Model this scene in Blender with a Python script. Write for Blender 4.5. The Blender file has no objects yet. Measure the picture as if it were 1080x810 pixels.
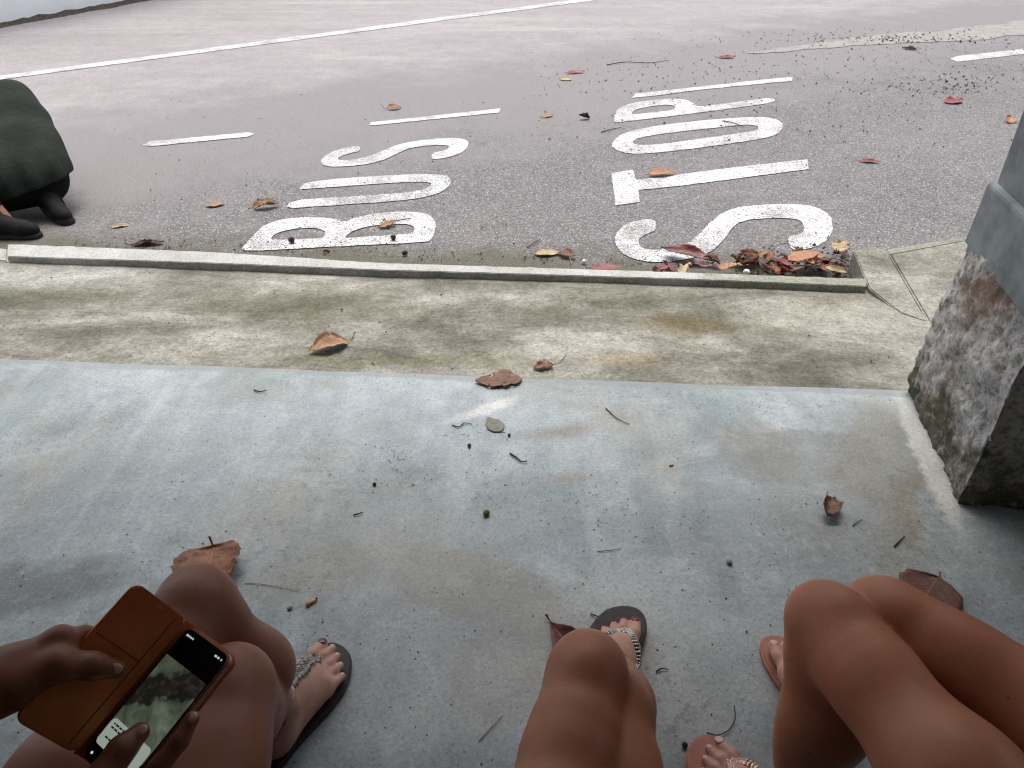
import bpy, bmesh, math, random
import numpy as np
from mathutils import Vector, Matrix, noise as mnoise

S = bpy.context.scene
COL = S.collection
R = math.radians
rng = random.Random(7)

# ------------------------------------------------------------------ camera
H, PITCH, FPX = 1.22, R(34.0), 811.0
cam_d = bpy.data.cameras.new('camera')
cam_d.sensor_width = 36.0
cam_d.lens = FPX / 1080.0 * 36.0
cam_d.clip_start = 0.02
cam_d.clip_end = 500
cam = bpy.data.objects.new('camera', cam_d)
COL.objects.link(cam)
cam.location = (0, 0, H)
cam.rotation_euler = (R(90) - PITCH, 0, 0)
S.camera = cam
CP, SP = math.cos(PITCH), math.sin(PITCH)

def ray(px, py):
    u, v = (px - 540) / FPX, (405 - py) / FPX
    return Vector((u, CP + v * SP, -SP + v * CP))
def P(px, py, z=0.0):
    """where the sight line of a photo pixel meets the level z"""
    d = ray(px, py)
    t = (z - H) / d.z
    return Vector((d.x * t, d.y * t, z))
def Q(px, py, t):
    return Vector((0, 0, H)) + ray(px, py) * t

ROAD = -0.12
STRIP_FAR, STRIP_NEAR, KERB = -0.05, -0.012, -0.02

# ------------------------------------------------------------------ object helpers
def tag(o, label=None, cat=None, group=None, kind=None):
    if label: o['label'] = label
    if cat: o['category'] = cat
    if group: o['group'] = group
    if kind: o['kind'] = kind
    return o
def empty(name, loc=(0, 0, 0), rz=0):
    o = bpy.data.objects.new(name, None)
    COL.objects.link(o)
    o.location = loc
    o.rotation_euler = (0, 0, rz)
    o.empty_display_size = 0.05
    return o
def link_mesh(name, me, m=None, parent=None, smooth=False):
    o = bpy.data.objects.new(name, me)
    COL.objects.link(o)
    if m is not None: me.materials.append(m)
    if smooth:
        me.polygons.foreach_set('use_smooth', [True] * len(me.polygons))
    if parent is not None:
        o.parent = parent
    return o
def mesh(name, verts, faces, m=None, parent=None, smooth=False):
    me = bpy.data.meshes.new(name)
    me.from_pydata([tuple(v) for v in verts], [], faces)
    me.update()
    return link_mesh(name, me, m, parent, smooth)
def from_bm(name, bm, m=None, parent=None, smooth=False):
    me = bpy.data.meshes.new(name)
    bm.to_mesh(me); bm.free()
    return link_mesh(name, me, m, parent, smooth)
def prism(name, pts, z0, z1, m, parent=None, bevel=0.0):
    """closed outline -> solid between z0 and z1; pts may carry their own top z"""
    bm = bmesh.new()
    top = [bm.verts.new((p[0], p[1], (p[2] if len(p) > 2 else z1) if z1 is None else z1)) for p in pts]
    f = bm.faces.new(top)
    f.normal_update()
    if f.normal.z < 0: f.normal_flip()
    bot = [bm.verts.new((v.co.x, v.co.y, z0)) for v in top]
    n = len(top)
    bm.faces.new(list(reversed(bot)))
    for i in range(n):
        bm.faces.new((top[i], bot[i], bot[(i + 1) % n], top[(i + 1) % n]))
    bmesh.ops.recalc_face_normals(bm, faces=bm.faces)
    if bevel:
        es = [e for e in bm.edges if all(v in top for v in e.verts)]
        bmesh.ops.bevel(bm, geom=es, offset=bevel, segments=2, affect='EDGES')
    return from_bm(name, bm, m, parent)
def tube_bm(bm, path, radii, seg=8, flat=1.0):
    """sweep a round section along a path"""
    path = [Vector(p) for p in path]
    n = len(path)
    if not hasattr(radii, '__len__'): radii = [radii] * n
    rings = []
    prev = None
    for i, p in enumerate(path):
        t = (path[min(i + 1, n - 1)] - path[max(i - 1, 0)]).normalized()
        a = prev if prev is not None else (Vector((0, 0, 1)) if abs(t.z) < .9 else Vector((1, 0, 0)))
        b = t.cross(a).normalized()
        a = b.cross(t).normalized()
        prev = a
        rings.append([bm.verts.new(p + (b * math.cos(2 * math.pi * k / seg) + a * flat * math.sin(2 * math.pi * k / seg)) * radii[i]) for k in range(seg)])
    for i in range(n - 1):
        for k in range(seg):
            bm.faces.new((rings[i][k], rings[i][(k + 1) % seg], rings[i + 1][(k + 1) % seg], rings[i + 1][k]))
    bm.faces.new(list(reversed(rings[0]))); bm.faces.new(rings[-1])
def blob_bm(bm, c, r, sub=1, seed=0, rough=0.0):
    res = bmesh.ops.create_icosphere(bm, subdivisions=sub, radius=1)
    rr = r if hasattr(r, '__len__') else (r, r, r)
    for v in res['verts']:
        k = 1 + (rough * mnoise.noise(v.co * 1.7 + Vector((seed * 3.1, seed, 0))) if rough else 0)
        v.co = Vector((v.co.x * rr[0] * k, v.co.y * rr[1] * k, v.co.z * rr[2] * k)) + Vector(c)
def catmull(pts, n=6, closed=False):
    pts = [Vector(p) for p in pts]
    out = []
    N = len(pts)
    rngi = range(N) if closed else range(N - 1)
    for i in rngi:
        p0 = pts[(i - 1) % N] if (closed or i > 0) else pts[0]
        p1 = pts[i]; p2 = pts[(i + 1) % N]
        p3 = pts[(i + 2) % N] if (closed or i + 2 < N) else pts[-1]
        for k in range(n):
            t = k / n
            out.append(0.5 * ((2 * p1) + (p2 - p0) * t + (2 * p0 - 5 * p1 + 4 * p2 - p3) * t * t + (3 * p1 - p0 - 3 * p2 + p3) * t ** 3))
    if not closed: out.append(pts[-1])
    return out

# ------------------------------------------------------------------ material helper
class M:
    def __init__(s, name, rough=0.8, spec=0.3):
        s.m = bpy.data.materials.new(name)
        s.m.use_nodes = True
        s.nt = s.m.node_tree
        s.b = s.nt.nodes['Principled BSDF']
        s.b.inputs['Roughness'].default_value = rough
        s.b.inputs['Specular IOR Level'].default_value = spec
        s.pos = s.nt.nodes.new('ShaderNodeNewGeometry').outputs['Position']
    def node(s, t, **kw):
        n = s.nt.nodes.new(t)
        for k, v in kw.items(): setattr(n, k, v)
        return n
    def put(s, sock, v):
        if isinstance(v, bpy.types.NodeSocket): s.nt.links.new(v, sock)
        elif hasattr(v, '__len__') and len(v) == 3 and sock.type == 'RGBA': sock.default_value = (*v, 1)
        else: sock.default_value = v
    def coord(s, kind='Object'):
        return s.node('ShaderNodeTexCoord').outputs[kind]
    def mapping(s, vec, scale=(1, 1, 1), rot=(0, 0, 0), loc=(0, 0, 0)):
        n = s.node('ShaderNodeMapping')
        s.put(n.inputs['Vector'], vec)
        n.inputs['Scale'].default_value = scale; n.inputs['Rotation'].default_value = rot; n.inputs['Location'].default_value = loc
        return n.outputs[0]
    def noise(s, scale, detail=4, rough=0.6, vec=None, color=False, dist=0.0):
        n = s.node('ShaderNodeTexNoise')
        s.put(n.inputs['Vector'], vec if vec is not None else s.pos)
        n.inputs['Scale'].default_value = scale; n.inputs['Detail'].default_value = detail
        n.inputs['Roughness'].default_value = rough; n.inputs['Distortion'].default_value = dist
        return n.outputs['Color' if color else 'Fac']
    def voro(s, scale, vec=None, out='Distance', feature='F1', rnd=1.0):
        n = s.node('ShaderNodeTexVoronoi', feature=feature)
        s.put(n.inputs['Vector'], vec if vec is not None else s.pos)
        n.inputs['Scale'].default_value = scale
        n.inputs['Randomness'].default_value = rnd
        return n.outputs[out]
    def rng(s, v, a, b, c=0.0, d=1.0):
        n = s.node('ShaderNodeMapRange')
        s.put(n.inputs['Value'], v)
        for k, x in zip(('From Min', 'From Max', 'To Min', 'To Max'), (a, b, c, d)): n.inputs[k].default_value = x
        return n.outputs[0]
    def math(s, op, a, b=None, clamp=False):
        n = s.node('ShaderNodeMath', operation=op, use_clamp=clamp)
        s.put(n.inputs[0], a)
        if b is not None: s.put(n.inputs[1], b)
        return n.outputs[0]
    def mix(s, f, a, b, mode='MIX'):
        n = s.node('ShaderNodeMix', data_type='RGBA', blend_type=mode)
        s.put(n.inputs['Factor'], f)
        s.put(n.inputs[6], a); s.put(n.inputs[7], b)
        return n.outputs[2]
    def ramp(s, f, stops):
        n = s.node('ShaderNodeValToRGB')
        s.put(n.inputs[0], f)
        e = n.color_ramp.elements
        while len(e) > 1: e.remove(e[0])
        e[0].position = stops[0][0]; e[0].color = (*stops[0][1], 1)
        for p_, c_ in stops[1:]:
            x = e.new(p_); x.color = (*c_, 1)
        return n.outputs[0]
    def sep(s, v):
        n = s.node('ShaderNodeSeparateXYZ'); s.put(n.inputs[0], v)
        return n.outputs
    def blob(s, c, rx, ry, rot=0.0, edge=0.35, warp=0.25, wscale=6):
        """soft-edged stain of its own shape on the ground: 1 inside, 0 outside"""
        w = s.noise(wscale, 4, 0.65, color=True)
        n = s.node('ShaderNodeVectorMath', operation='SUBTRACT'); s.put(n.inputs[0], w); n.inputs[1].default_value = (.5, .5, .5)
        n2 = s.node('ShaderNodeVectorMath', operation='SCALE'); s.put(n2.inputs[0], n.outputs[0]); n2.inputs['Scale'].default_value = warp
        n3 = s.node('ShaderNodeVectorMath', operation='ADD'); s.put(n3.inputs[0], s.pos); s.put(n3.inputs[1], n2.outputs[0])
        mp = s.node('ShaderNodeMapping', vector_type='TEXTURE')
        s.put(mp.inputs[0], n3.outputs[0])
        mp.inputs['Location'].default_value = (c[0], c[1], 0); mp.inputs['Rotation'].default_value = (0, 0, rot); mp.inputs['Scale'].default_value = (rx, ry, 1000)
        ln = s.node('ShaderNodeVectorMath', operation='LENGTH'); s.put(ln.inputs[0], mp.outputs[0])
        return s.rng(ln.outputs['Value'], 1 + edge, 1 - edge)
    def color(s, c): s.put(s.b.inputs['Base Color'], c); return s
    def rough(s, r): s.put(s.b.inputs['Roughness'], r); return s
    def bump(s, h, strength=0.3, dist=0.005):
        n = s.node('ShaderNodeBump')
        n.inputs['Strength'].default_value = strength; n.inputs['Distance'].default_value = dist
        s.put(n.inputs['Height'], h)
        s.nt.links.new(n.outputs[0], s.b.inputs['Normal'])
        return s

def simple(name, c, rough=0.7, spec=0.3, var=0.25, scale=60, bump=0.0, metal=0.0):
    k = M(name, rough, spec)
    nn = k.noise(scale, 4, 0.6, vec=k.coord())
    k.color(k.mix(k.rng(nn, .3, .7), tuple(x * (1 - var) for x in c), tuple(min(1, x * (1 + var)) for x in c)))
    k.b.inputs['Metallic'].default_value = metal
    if bump: k.bump(nn, bump, 0.002)
    return k.m

# ------------------------------------------------------------------ ground materials
def mat_slab():
    k = M('smooth_concrete', 0.55, 0.35)
    big = k.noise(1.7, 5, 0.62, dist=0.4)
    c = k.ramp(big, [(.36, (.165, .198, .208)), (.45, (.215, .252, .263)), (.54, (.258, .297, .308)), (.66, (.325, .36, .368))])
    # trowel sweeps running slantwise
    tv = k.mapping(k.pos, (9, 1.6, 1), (0, 0, R(-58)))
    tr = k.noise(1.0, 5, 0.6, vec=tv, dist=0.6)
    c = k.mix(k.rng(tr, .46, .72, 0, .42), c, (.47, .505, .51))
    c = k.mix(k.rng(tr, .46, .26, 0, .35), c, (.18, .205, .213))
    gr = k.noise(3.4, 5, .66, vec=k.mapping(k.pos, (1, 1.3, 1), loc=(7, 3, 0)), dist=.8)
    c = k.mix(k.rng(gr, .50, .58, 0, .42), c, (.215, .25, .236))
    c = k.mix(k.rng(gr, .46, .38, 0, .32), c, (.40, .425, .425))
    # warm patches
    wm = k.noise(2.6, 5, 0.65, vec=k.mapping(k.pos, loc=(3.3, 1.2, 0)))
    c = k.mix(k.rng(wm, .50, .68, 0, .55), c, (.245, .225, .185))
    # stains where the photo has them
    def stain(px, py, rx, ry, rot, amt, colr, edge=.25, warp=.2, ws=5):
        nonlocal c
        p = P(px, py, 0)
        c = k.mix(k.math('MULTIPLY', k.blob(p, rx, ry, rot, edge, warp, ws), min(.95, amt * 1.25)), c, colr)
    stain(40, 618, .15, .075, .2, .75, (0.128, 0.140, 0.137))
    stain(860, 480, .17, .11, .4, .5, (0.165, 0.170, 0.158), .10, .22)
    stain(800, 470, .10, .11, .2, .4, (0.182, 0.171, 0.144), .25)
    stain(930, 480, .10, .26, -.3, .5, (0.189, 0.171, 0.137), .4)
    stain(820, 560, .30, .12, .1, .35, (0.166, 0.178, 0.178), .3)
    stain(905, 520, .05, .09, .5, .3, (0.204, 0.166, 0.113), .4)
    stain(960, 575, .07, .10, -.6, .45, (0.196, 0.178, 0.128), .3)
    stain(512, 432, .09, .018, .55, .8, (0.581, 0.560, 0.518), .5, .05, 14)
    stain(590, 455, .09, .025, .2, .55, (0.204, 0.182, 0.151), .6, .08)
    stain(600, 505, .05, .02, .2, .45, (0.220, 0.196, 0.166), .6, .08)
    stain(340, 600, .16, .06, .6, .5, (0.227, 0.216, 0.178), .5, .12)
    stain(430, 590, .20, .14, .2, .35, (0.204, 0.200, 0.178), .6)
    stain(545, 690, .25, .12, 0, .3, (0.227, 0.216, 0.196), .6)
    stain(420, 430, .30, .08, 0, .30, (0.353, 0.394, 0.436), .8, .3)
    stain(1010, 640, .3, .16, 0, .35, (0.182, 0.193, 0.182), .7)
    stain(560, 735, .28, .09, .15, .45, (0.415, 0.425, 0.415), .35, .1)
    stain(680, 640, .14, .10, .3, .45, (0.394, 0.410, 0.405), .4, .14)
    stain(760, 690, .20, .10, .5, .4, (0.373, 0.394, 0.389), .5, .14)
    stain(495, 618, .19, .085, -.35, .5, (.215, .205, .178), .08, .10, 4)
    stain(585, 700, .20, .10, .2, .35, (.235, .225, .195), .12, .12, 4)
    stain(992, 545, .10, .17, -.3, .55, (.19, .165, .12), .12, .14, 7)
    stain(1010, 560, .085, .15, -.3, .9, (.24, .265, .262), .12, .12, 7)
    stain(976, 478, .030, .27, -.17, .85, (.47, .462, .43), .25, .05, 18)
    # fine grain, scuffs, pits: multiplied in, so that the stains below keep their shapes
    fine = k.noise(120, 5, 0.85)
    c = k.mix(1.0, c, k.rng(fine, .38, .62, .82, 1.16), 'MULTIPLY')
    gs = k.sep(k.voro(420, out='Color'))
    c = k.mix(k.math('MULTIPLY', k.rng(gs[0], .93, .99), .22), c, (.58, .60, .59))
    c = k.mix(k.math('MULTIPLY', k.rng(gs[1], .94, .99), .55), c, (.085, .09, .088))
    m2 = k.noise(13, 6, 0.72, vec=k.mapping(k.pos, loc=(4, 4, 0)))
    c = k.mix(1.0, c, k.rng(m2, .36, .64, .90, 1.09), 'MULTIPLY')
    wh = k.noise(9, 6, 0.74, vec=k.mapping(k.pos, loc=(5, 9, 0)), dist=.6)
    c = k.mix(k.rng(wh, .58, .66, 0, .14), c, (.50, .52, .515))
    ws_ = k.noise(38, 5, .75)
    c = k.mix(k.math('MULTIPLY', k.rng(ws_, .56, .62), k.rng(k.noise(1.8, 4, .6, vec=k.mapping(k.pos, loc=(2, 2, 0))), .48, .60, 0, .30)), c, (.46, .475, .47))
    c = k.mix(k.math('MULTIPLY', k.rng(ws_, .45, .39), k.rng(k.noise(2.1, 4, .6, vec=k.mapping(k.pos, loc=(6, 1, 0))), .48, .60, 0, .5)), c, (.11, .115, .11))
    pit = k.voro(85)
    sel = k.sep(k.voro(85, out='Color'))[0]
    gate = k.math('MULTIPLY', k.rng(pit, .30, .16), k.rng(sel, .90, .93))
    zone = k.rng(k.noise(2.2, 3, .6, vec=k.mapping(k.pos, loc=(8, 1, 0))), .40, .60)
    c = k.mix(k.math('MULTIPLY', gate, k.math('MULTIPLY', zone, .6)), c, (.06, .062, .06))
    pit2 = k.voro(32, vec=k.mapping(k.pos, loc=(.7, .3, 0)))
    sel2 = k.sep(k.voro(32, vec=k.mapping(k.pos, loc=(.7, .3, 0)), out='Color'))[1]
    c = k.mix(k.math('MULTIPLY', k.rng(pit2, .10, .05), k.rng(sel2, .80, .84)), c, (.03, .03, .028))
    # hairline scratches
    scv = k.noise(2.4, 3, .5, dist=1.2)
    sc = k.rng(k.math('ABSOLUTE', k.math('SUBTRACT', scv, .5)), .0022, .0006)
    c = k.mix(k.math('MULTIPLY', sc, k.rng(k.noise(1.1, 2), .52, .62, 0, .3)), c, (.14, .135, .12))
    # darker trowelled lip along the front edge
    a, b = P(0, 378, 0), P(950, 411, 0)
    nrm = Vector((-(b - a).y, (b - a).x, 0)).normalized()
    dt = k.node('ShaderNodeVectorMath', operation='DOT_PRODUCT'); k.put(dt.inputs[0], k.pos); dt.inputs[1].default_value = nrm
    dd = k.math('ADD', k.math('SUBTRACT', dt.outputs['Value'], nrm.dot(a)), k.rng(k.noise(5, 4, .6), .3, .7, -.012, .012))
    c = k.mix(k.rng(dd, -.034, -.028, 0, .55), c, (.20, .215, .21))
    k.color(c)
    k.rough(k.rng(big, .3, .7, .62, .42))
    k.bump(k.math('ADD', fine, k.math('MULTIPLY', tr, .8)), .12, .002)
    return k.m
def mat_strip():
    k = M('weathered_concrete', 0.9, 0.2)
    big = k.noise(2.3, 6, 0.68, vec=k.mapping(k.pos, (.8, 1.7, 1)), dist=.5)
    c = k.ramp(big, [(.36, (.110, .105, .082)), (.45, (.172, .165, .135)), (.54, (.238, .230, .195)), (.64, (.33, .32, .28))])
    # algae band along the middle of the strip
    a, b = P(0, 310, -.03), P(700, 325, -.03)
    nrm = Vector((-(b - a).y, (b - a).x, 0)).normalized()
    dt = k.node('ShaderNodeVectorMath', operation='DOT_PRODUCT'); k.put(dt.inputs[0], k.pos); dt.inputs[1].default_value = nrm
    dd = k.math('ABSOLUTE', k.math('ADD', k.math('SUBTRACT', dt.outputs['Value'], nrm.dot(a)), k.rng(k.noise(3, 4, .6), .25, .75, -.12, .12)))
    alg = k.math('MULTIPLY', k.rng(dd, .17, .02), k.rng(k.noise(1.9, 5, .68, vec=k.mapping(k.pos, loc=(2, 5, 0))), .38, .54))
    c = k.mix(k.math('MULTIPLY', alg, .7), c, (.075, .076, .048))
    def stain(px, py, rx, ry, rot, amt, colr, edge=.5, warp=.15):
        nonlocal c
        c = k.mix(k.math('MULTIPLY', k.blob(P(px, py, -.03), rx, ry, rot, edge, warp, 7), amt), c, colr)
    stain(725, 341, .14, .075, 0, .85, (.10, .078, .036))
    stain(560, 300, .5, .05, 0, .4, (.105, .105, .07))
    stain(90, 305, .25, .08, .1, .45, (.12, .115, .075))
    stain(300, 325, .30, .08, 0, .45, (.115, .112, .075))
    stain(860, 330, .20, .12, 0, .5, (.40, .38, .33))
    stain(460, 385, .5, .03, 0, .5, (.16, .15, .09))
    stain(650, 380, .12, .03, 0, .4, (.26, .19, .09))
    stain(1000, 330, .3, .2, 0, .45, (.42, .40, .35))
    stain(40, 290, .35, .1, 0, .5, (.40, .40, .38))
    fine = k.noise(80, 6, .85)
    m2 = k.noise(14, 6, .75, vec=k.mapping(k.pos, loc=(1, 8, 0)))
    c = k.mix(1.0, c, k.rng(m2, .34, .66, 0.78, 1.22), 'MULTIPLY')
    c = k.mix(1.0, c, k.rng(fine, .36, .64, .60, 1.36), 'MULTIPLY')
    pk = k.voro(70); ps = k.sep(k.voro(70, out='Color'))[1]
    c = k.mix(k.math('MULTIPLY', k.rng(pk, .30, .12), k.rng(ps, .84, .9, 0, .8)), c, (.05, .05, .038))
    mid = m2
    k.color(c)
    k.bump(k.math('ADD', fine, k.math('MULTIPLY', mid, 1.2)), .3, .004)
    return k.m
def mat_kerb(name, base, dark, amt, moss=None):
    k = M(name, .9, .2)
    n1 = k.noise(6, 5, .7)
    c = k.mix(k.rng(n1, .35, .68), base, dark)
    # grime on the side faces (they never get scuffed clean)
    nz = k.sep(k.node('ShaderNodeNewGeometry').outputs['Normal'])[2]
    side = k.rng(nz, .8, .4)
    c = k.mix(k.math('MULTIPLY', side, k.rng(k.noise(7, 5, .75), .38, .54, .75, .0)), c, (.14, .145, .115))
    if moss is not None:
        x_ = k.math('ADD', k.sep(k.pos)[0], k.rng(k.noise(6, 4, .7), .3, .7, -.12, .12))
        c = k.mix(k.rng(x_, moss - .06, moss + .10, 0, .9), c, k.mix(k.rng(n1, .35, .65), (.24, .24, .18), (.11, .115, .075)))
    f = k.noise(110, 4, .75)
    c = k.mix(k.rng(f, .35, .65), k.mix(.3, c, (.05, .05, .04)), k.mix(.2, c, (.75, .74, .7)))
    k.color(c); k.bump(f, .5, .004)
    return k.m
def mat_asphalt(name, lo, hi, stone, sp, warm):
    k = M(name, .9, .25)
    big = k.noise(.9, 6, .66, vec=k.mapping(k.pos, (1, 1.6, 1), (0, 0, R(22))))
    c = k.mix(k.rng(big, .30, .70), lo, hi)
    mid = k.noise(7, 5, .7)
    c = k.mix(k.rng(mid, .40, .66, 0, .35), c, tuple(x * .55 for x in lo))
    c = k.mix(k.rng(mid, .55, .35, 0, .25), c, warm)
    st = k.voro(170, out='Color'); sd = k.voro(170)
    r = k.sep(st)
    c = k.mix(k.math('MULTIPLY', k.rng(r[0], .60, .98, 0, 1), sp), c, stone)
    c = k.mix(k.math('MULTIPLY', k.rng(r[1], .70, .95, 0, 1), .55), c, tuple(x * .3 for x in lo))
    br = k.voro(75, vec=k.mapping(k.pos, loc=(4, 4, 0))); bs = k.sep(k.voro(75, vec=k.mapping(k.pos, loc=(4, 4, 0)), out='Color'))
    c = k.mix(k.math('MULTIPLY', k.rng(br, .26, .16), k.rng(bs[0], .86, .90)), c, (.66, .64, .62))
    fine = k.noise(240, 3, .8)
    c = k.mix(k.rng(fine, .38, .66), k.mix(.38, c, (.02, .02, .02)), k.mix(.18, c, (.7, .68, .67)))
    return k, c, sd, fine
def mat_lane():
    k, c, sd, fine = mat_asphalt('worn_road_asphalt', (.265, .237, .238), (.36, .327, .328), (.58, .56, .56), .38, (.36, .305, .295))
    # long tyre sweeps along the carriageway
    tv = k.mapping(k.pos, (.35, 2.6, 1), (0, 0, R(-36)))
    t = k.noise(1.0, 4, .6, vec=tv)
    c = k.mix(k.rng(t, .50, .72, 0, .35), c, (.20, .185, .19))
    c = k.mix(k.rng(t, .46, .28, 0, .30), c, (.44, .41, .40))
    # same shading carried on in the lane colour: darker towards the bay
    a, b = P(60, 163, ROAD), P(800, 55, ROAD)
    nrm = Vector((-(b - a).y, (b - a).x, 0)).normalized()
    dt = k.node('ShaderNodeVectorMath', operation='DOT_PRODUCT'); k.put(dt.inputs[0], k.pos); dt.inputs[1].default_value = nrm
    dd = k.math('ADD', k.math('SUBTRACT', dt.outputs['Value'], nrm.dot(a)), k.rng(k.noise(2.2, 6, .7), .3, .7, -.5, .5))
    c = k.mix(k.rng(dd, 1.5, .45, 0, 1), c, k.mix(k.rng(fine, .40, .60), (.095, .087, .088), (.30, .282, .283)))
    k.color(c); k.bump(k.math('SUBTRACT', fine, sd), .25, .004)
    return k.m
def mat_bay():
    k, c, sd, fine = mat_asphalt('bus_bay_asphalt', (.078, .073, .073), (.135, .127, .127), (.46, .44, .44), .62, (.18, .155, .145))
    # roof shade and grazing sheen painted in: lighter towards the carriageway
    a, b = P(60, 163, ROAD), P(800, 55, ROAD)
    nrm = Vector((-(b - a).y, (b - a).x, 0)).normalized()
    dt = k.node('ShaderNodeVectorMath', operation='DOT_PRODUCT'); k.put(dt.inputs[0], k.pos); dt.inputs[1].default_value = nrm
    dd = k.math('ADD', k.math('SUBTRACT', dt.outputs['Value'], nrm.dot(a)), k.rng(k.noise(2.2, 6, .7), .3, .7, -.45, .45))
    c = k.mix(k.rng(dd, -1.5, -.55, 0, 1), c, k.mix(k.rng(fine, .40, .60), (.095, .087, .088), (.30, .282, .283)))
    # damp moss line against the kerb
    a, b = P(0, 262, ROAD), P(700, 287, ROAD)
    nrm = Vector((-(b - a).y, (b - a).x, 0)).normalized()
    dt = k.node('ShaderNodeVectorMath', operation='DOT_PRODUCT'); k.put(dt.inputs[0], k.pos); dt.inputs[1].default_value = nrm
    dd = k.math('ADD', k.math('SUBTRACT', dt.outputs['Value'], nrm.dot(a)), k.rng(k.noise(4, 5, .7), .3, .7, -.14, .14))
    c = k.mix(k.rng(dd, .24, .02, 0, .75), c, (.085, .08, .052))
    k.color(c); k.bump(k.math('SUBTRACT', fine, sd), .30, .005)
    return k.m
def mat_paint():
    k = M('worn_white_road_paint', .7, .3)
    f = k.noise(150, 4, .85); g = k.noise(5, 4, .7)
    v = k.voro(120)
    sel = k.sep(k.voro(120, out='Color'))[0]
    wear = k.math('ADD', k.math('MULTIPLY', f, .8), k.math('MULTIPLY', g, .42))
    c = k.mix(k.rng(k.noise(30, 4, .7), .35, .65), (.56, .555, .55), (.70, .70, .69))
    c = k.mix(k.rng(wear, .60, .68, 0, .85), c, (.19, .18, .18))
    g2 = k.noise(2.6, 5, .7, vec=k.mapping(k.pos, loc=(3, 1, 0)))
    c = k.mix(k.math('MULTIPLY', k.rng(g2, .50, .64), k.rng(k.noise(85, 4, .8), .46, .54, 0, .75)), c, (.17, .16, .16))
    c = k.mix(k.math('MULTIPLY', k.rng(v, .48, .34), k.rng(sel, .56, .60, 0, .95)), c, (.11, .105, .105))
    v2 = k.voro(58); s2 = k.sep(k.voro(58, out='Color'))[1]
    c = k.mix(k.math('MULTIPLY', k.rng(v2, .30, .20), k.rng(s2, .74, .78)), c, (.10, .095, .095))
    k.color(c); k.bump(k.math('SUBTRACT', f, v), .6, .005)
    return k.m
def mat_stone():
    k = M('rough_stone_and_mortar', .95, .15)
    n1 = k.noise(5.5, 6, .68, dist=.5); n2 = k.noise(75, 6, .82); n3 = k.noise(9, 5, .7, vec=k.mapping(k.pos, loc=(3, 3, 3)))
    c = k.ramp(n1, [(.34, (.24, .17, .125)), (.42, (.36, .30, .25)), (.48, (.50, .48, .455)), (.58, (.54, .535, .52)), (.68, (.66, .655, .64))])
    c = k.mix(k.rng(n3, .55, .72, 0, .7), c, (.36, .25, .21))
    x, y, z = k.sep(k.pos)
    # moss creeping up from the foot, wandering edge
    mz = k.math('ADD', z, k.rng(n3, .3, .7, -.16, .10))
    c = k.mix(k.rng(mz, .13, .02, 0, .9), c, (.066, .066, .026))
    c = k.mix(k.rng(n2, .40, .52, .7, 0), c, (.11, .10, .09))
    n4 = k.noise(22, 6, .8, vec=k.mapping(k.pos, loc=(9, 2, 5)))
    c = k.mix(k.rng(n4, .46, .38, 0, .65), c, (.12, .105, .085))
    c = k.mix(k.rng(n4, .54, .64, 0, .45), c, (.60, .59, .57))
    c = k.mix(k.rng(n2, .55, .75, 0, .5), c, (.58, .57, .55))
    k.color(c); k.bump(n2, .7, .010)
    return k.m

MAT = dict(
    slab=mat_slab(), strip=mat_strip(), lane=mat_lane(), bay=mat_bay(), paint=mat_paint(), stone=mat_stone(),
    kerb=mat_kerb('pale_kerb_concrete', (.46, .46, .445), (.30, .295, .26), .5, moss=P(742, 292, KERB).x),
    kerb_green=mat_kerb('mossy_kerb_concrete', (.27, .27, .21), (.13, .135, .095), .7),
    slab_side=mat_kerb('side_slab_concrete', (.31, .295, .25), (.20, .19, .15), .5),
    render=simple('grey_cement_render', (.20, .222, .228), .85, .2, .35, 12, .5),
    whitewash=simple('white_wall_paint', (.85, .86, .87), .8, .2, .05, 4),
    soil=simple('dry_soil', (.075, .06, .05), 1, .1, .5, 30, .6),
    grass=simple('grass_ground', (.06, .085, .03), 1, .1, .4, 3, .6),
    patch=None,
    black_plastic=simple('black_plastic', (.010, .010, .010), .8, .2, .3, 60, .3),
)
def mat_patch():
    k = M('pale_sand_on_asphalt', .95, .15)
    n = k.noise(14, 6, .75); f = k.noise(160, 3, .8)
    c = k.mix(k.rng(n, .36, .62), (.24, .222, .21), (.36, .34, .32))
    c = k.mix(k.rng(f, .40, .6, .5, 0), c, (.14, .13, .13))
    k.color(c); k.bump(f, .5, .004)
    return k.m
MAT['patch'] = mat_patch()

# ------------------------------------------------------------------ the setting
g = mesh('ground', [(-150, -100, ROAD - .03), (150, -100, ROAD - .03), (150, 200, ROAD - .03), (-150, 200, ROAD - .03)], [(0, 1, 2, 3)], MAT['grass'])
tag(g, kind='structure')
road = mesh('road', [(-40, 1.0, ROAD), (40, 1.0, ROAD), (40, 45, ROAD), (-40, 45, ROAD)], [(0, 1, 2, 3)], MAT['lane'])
tag(road, kind='structure')

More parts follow.
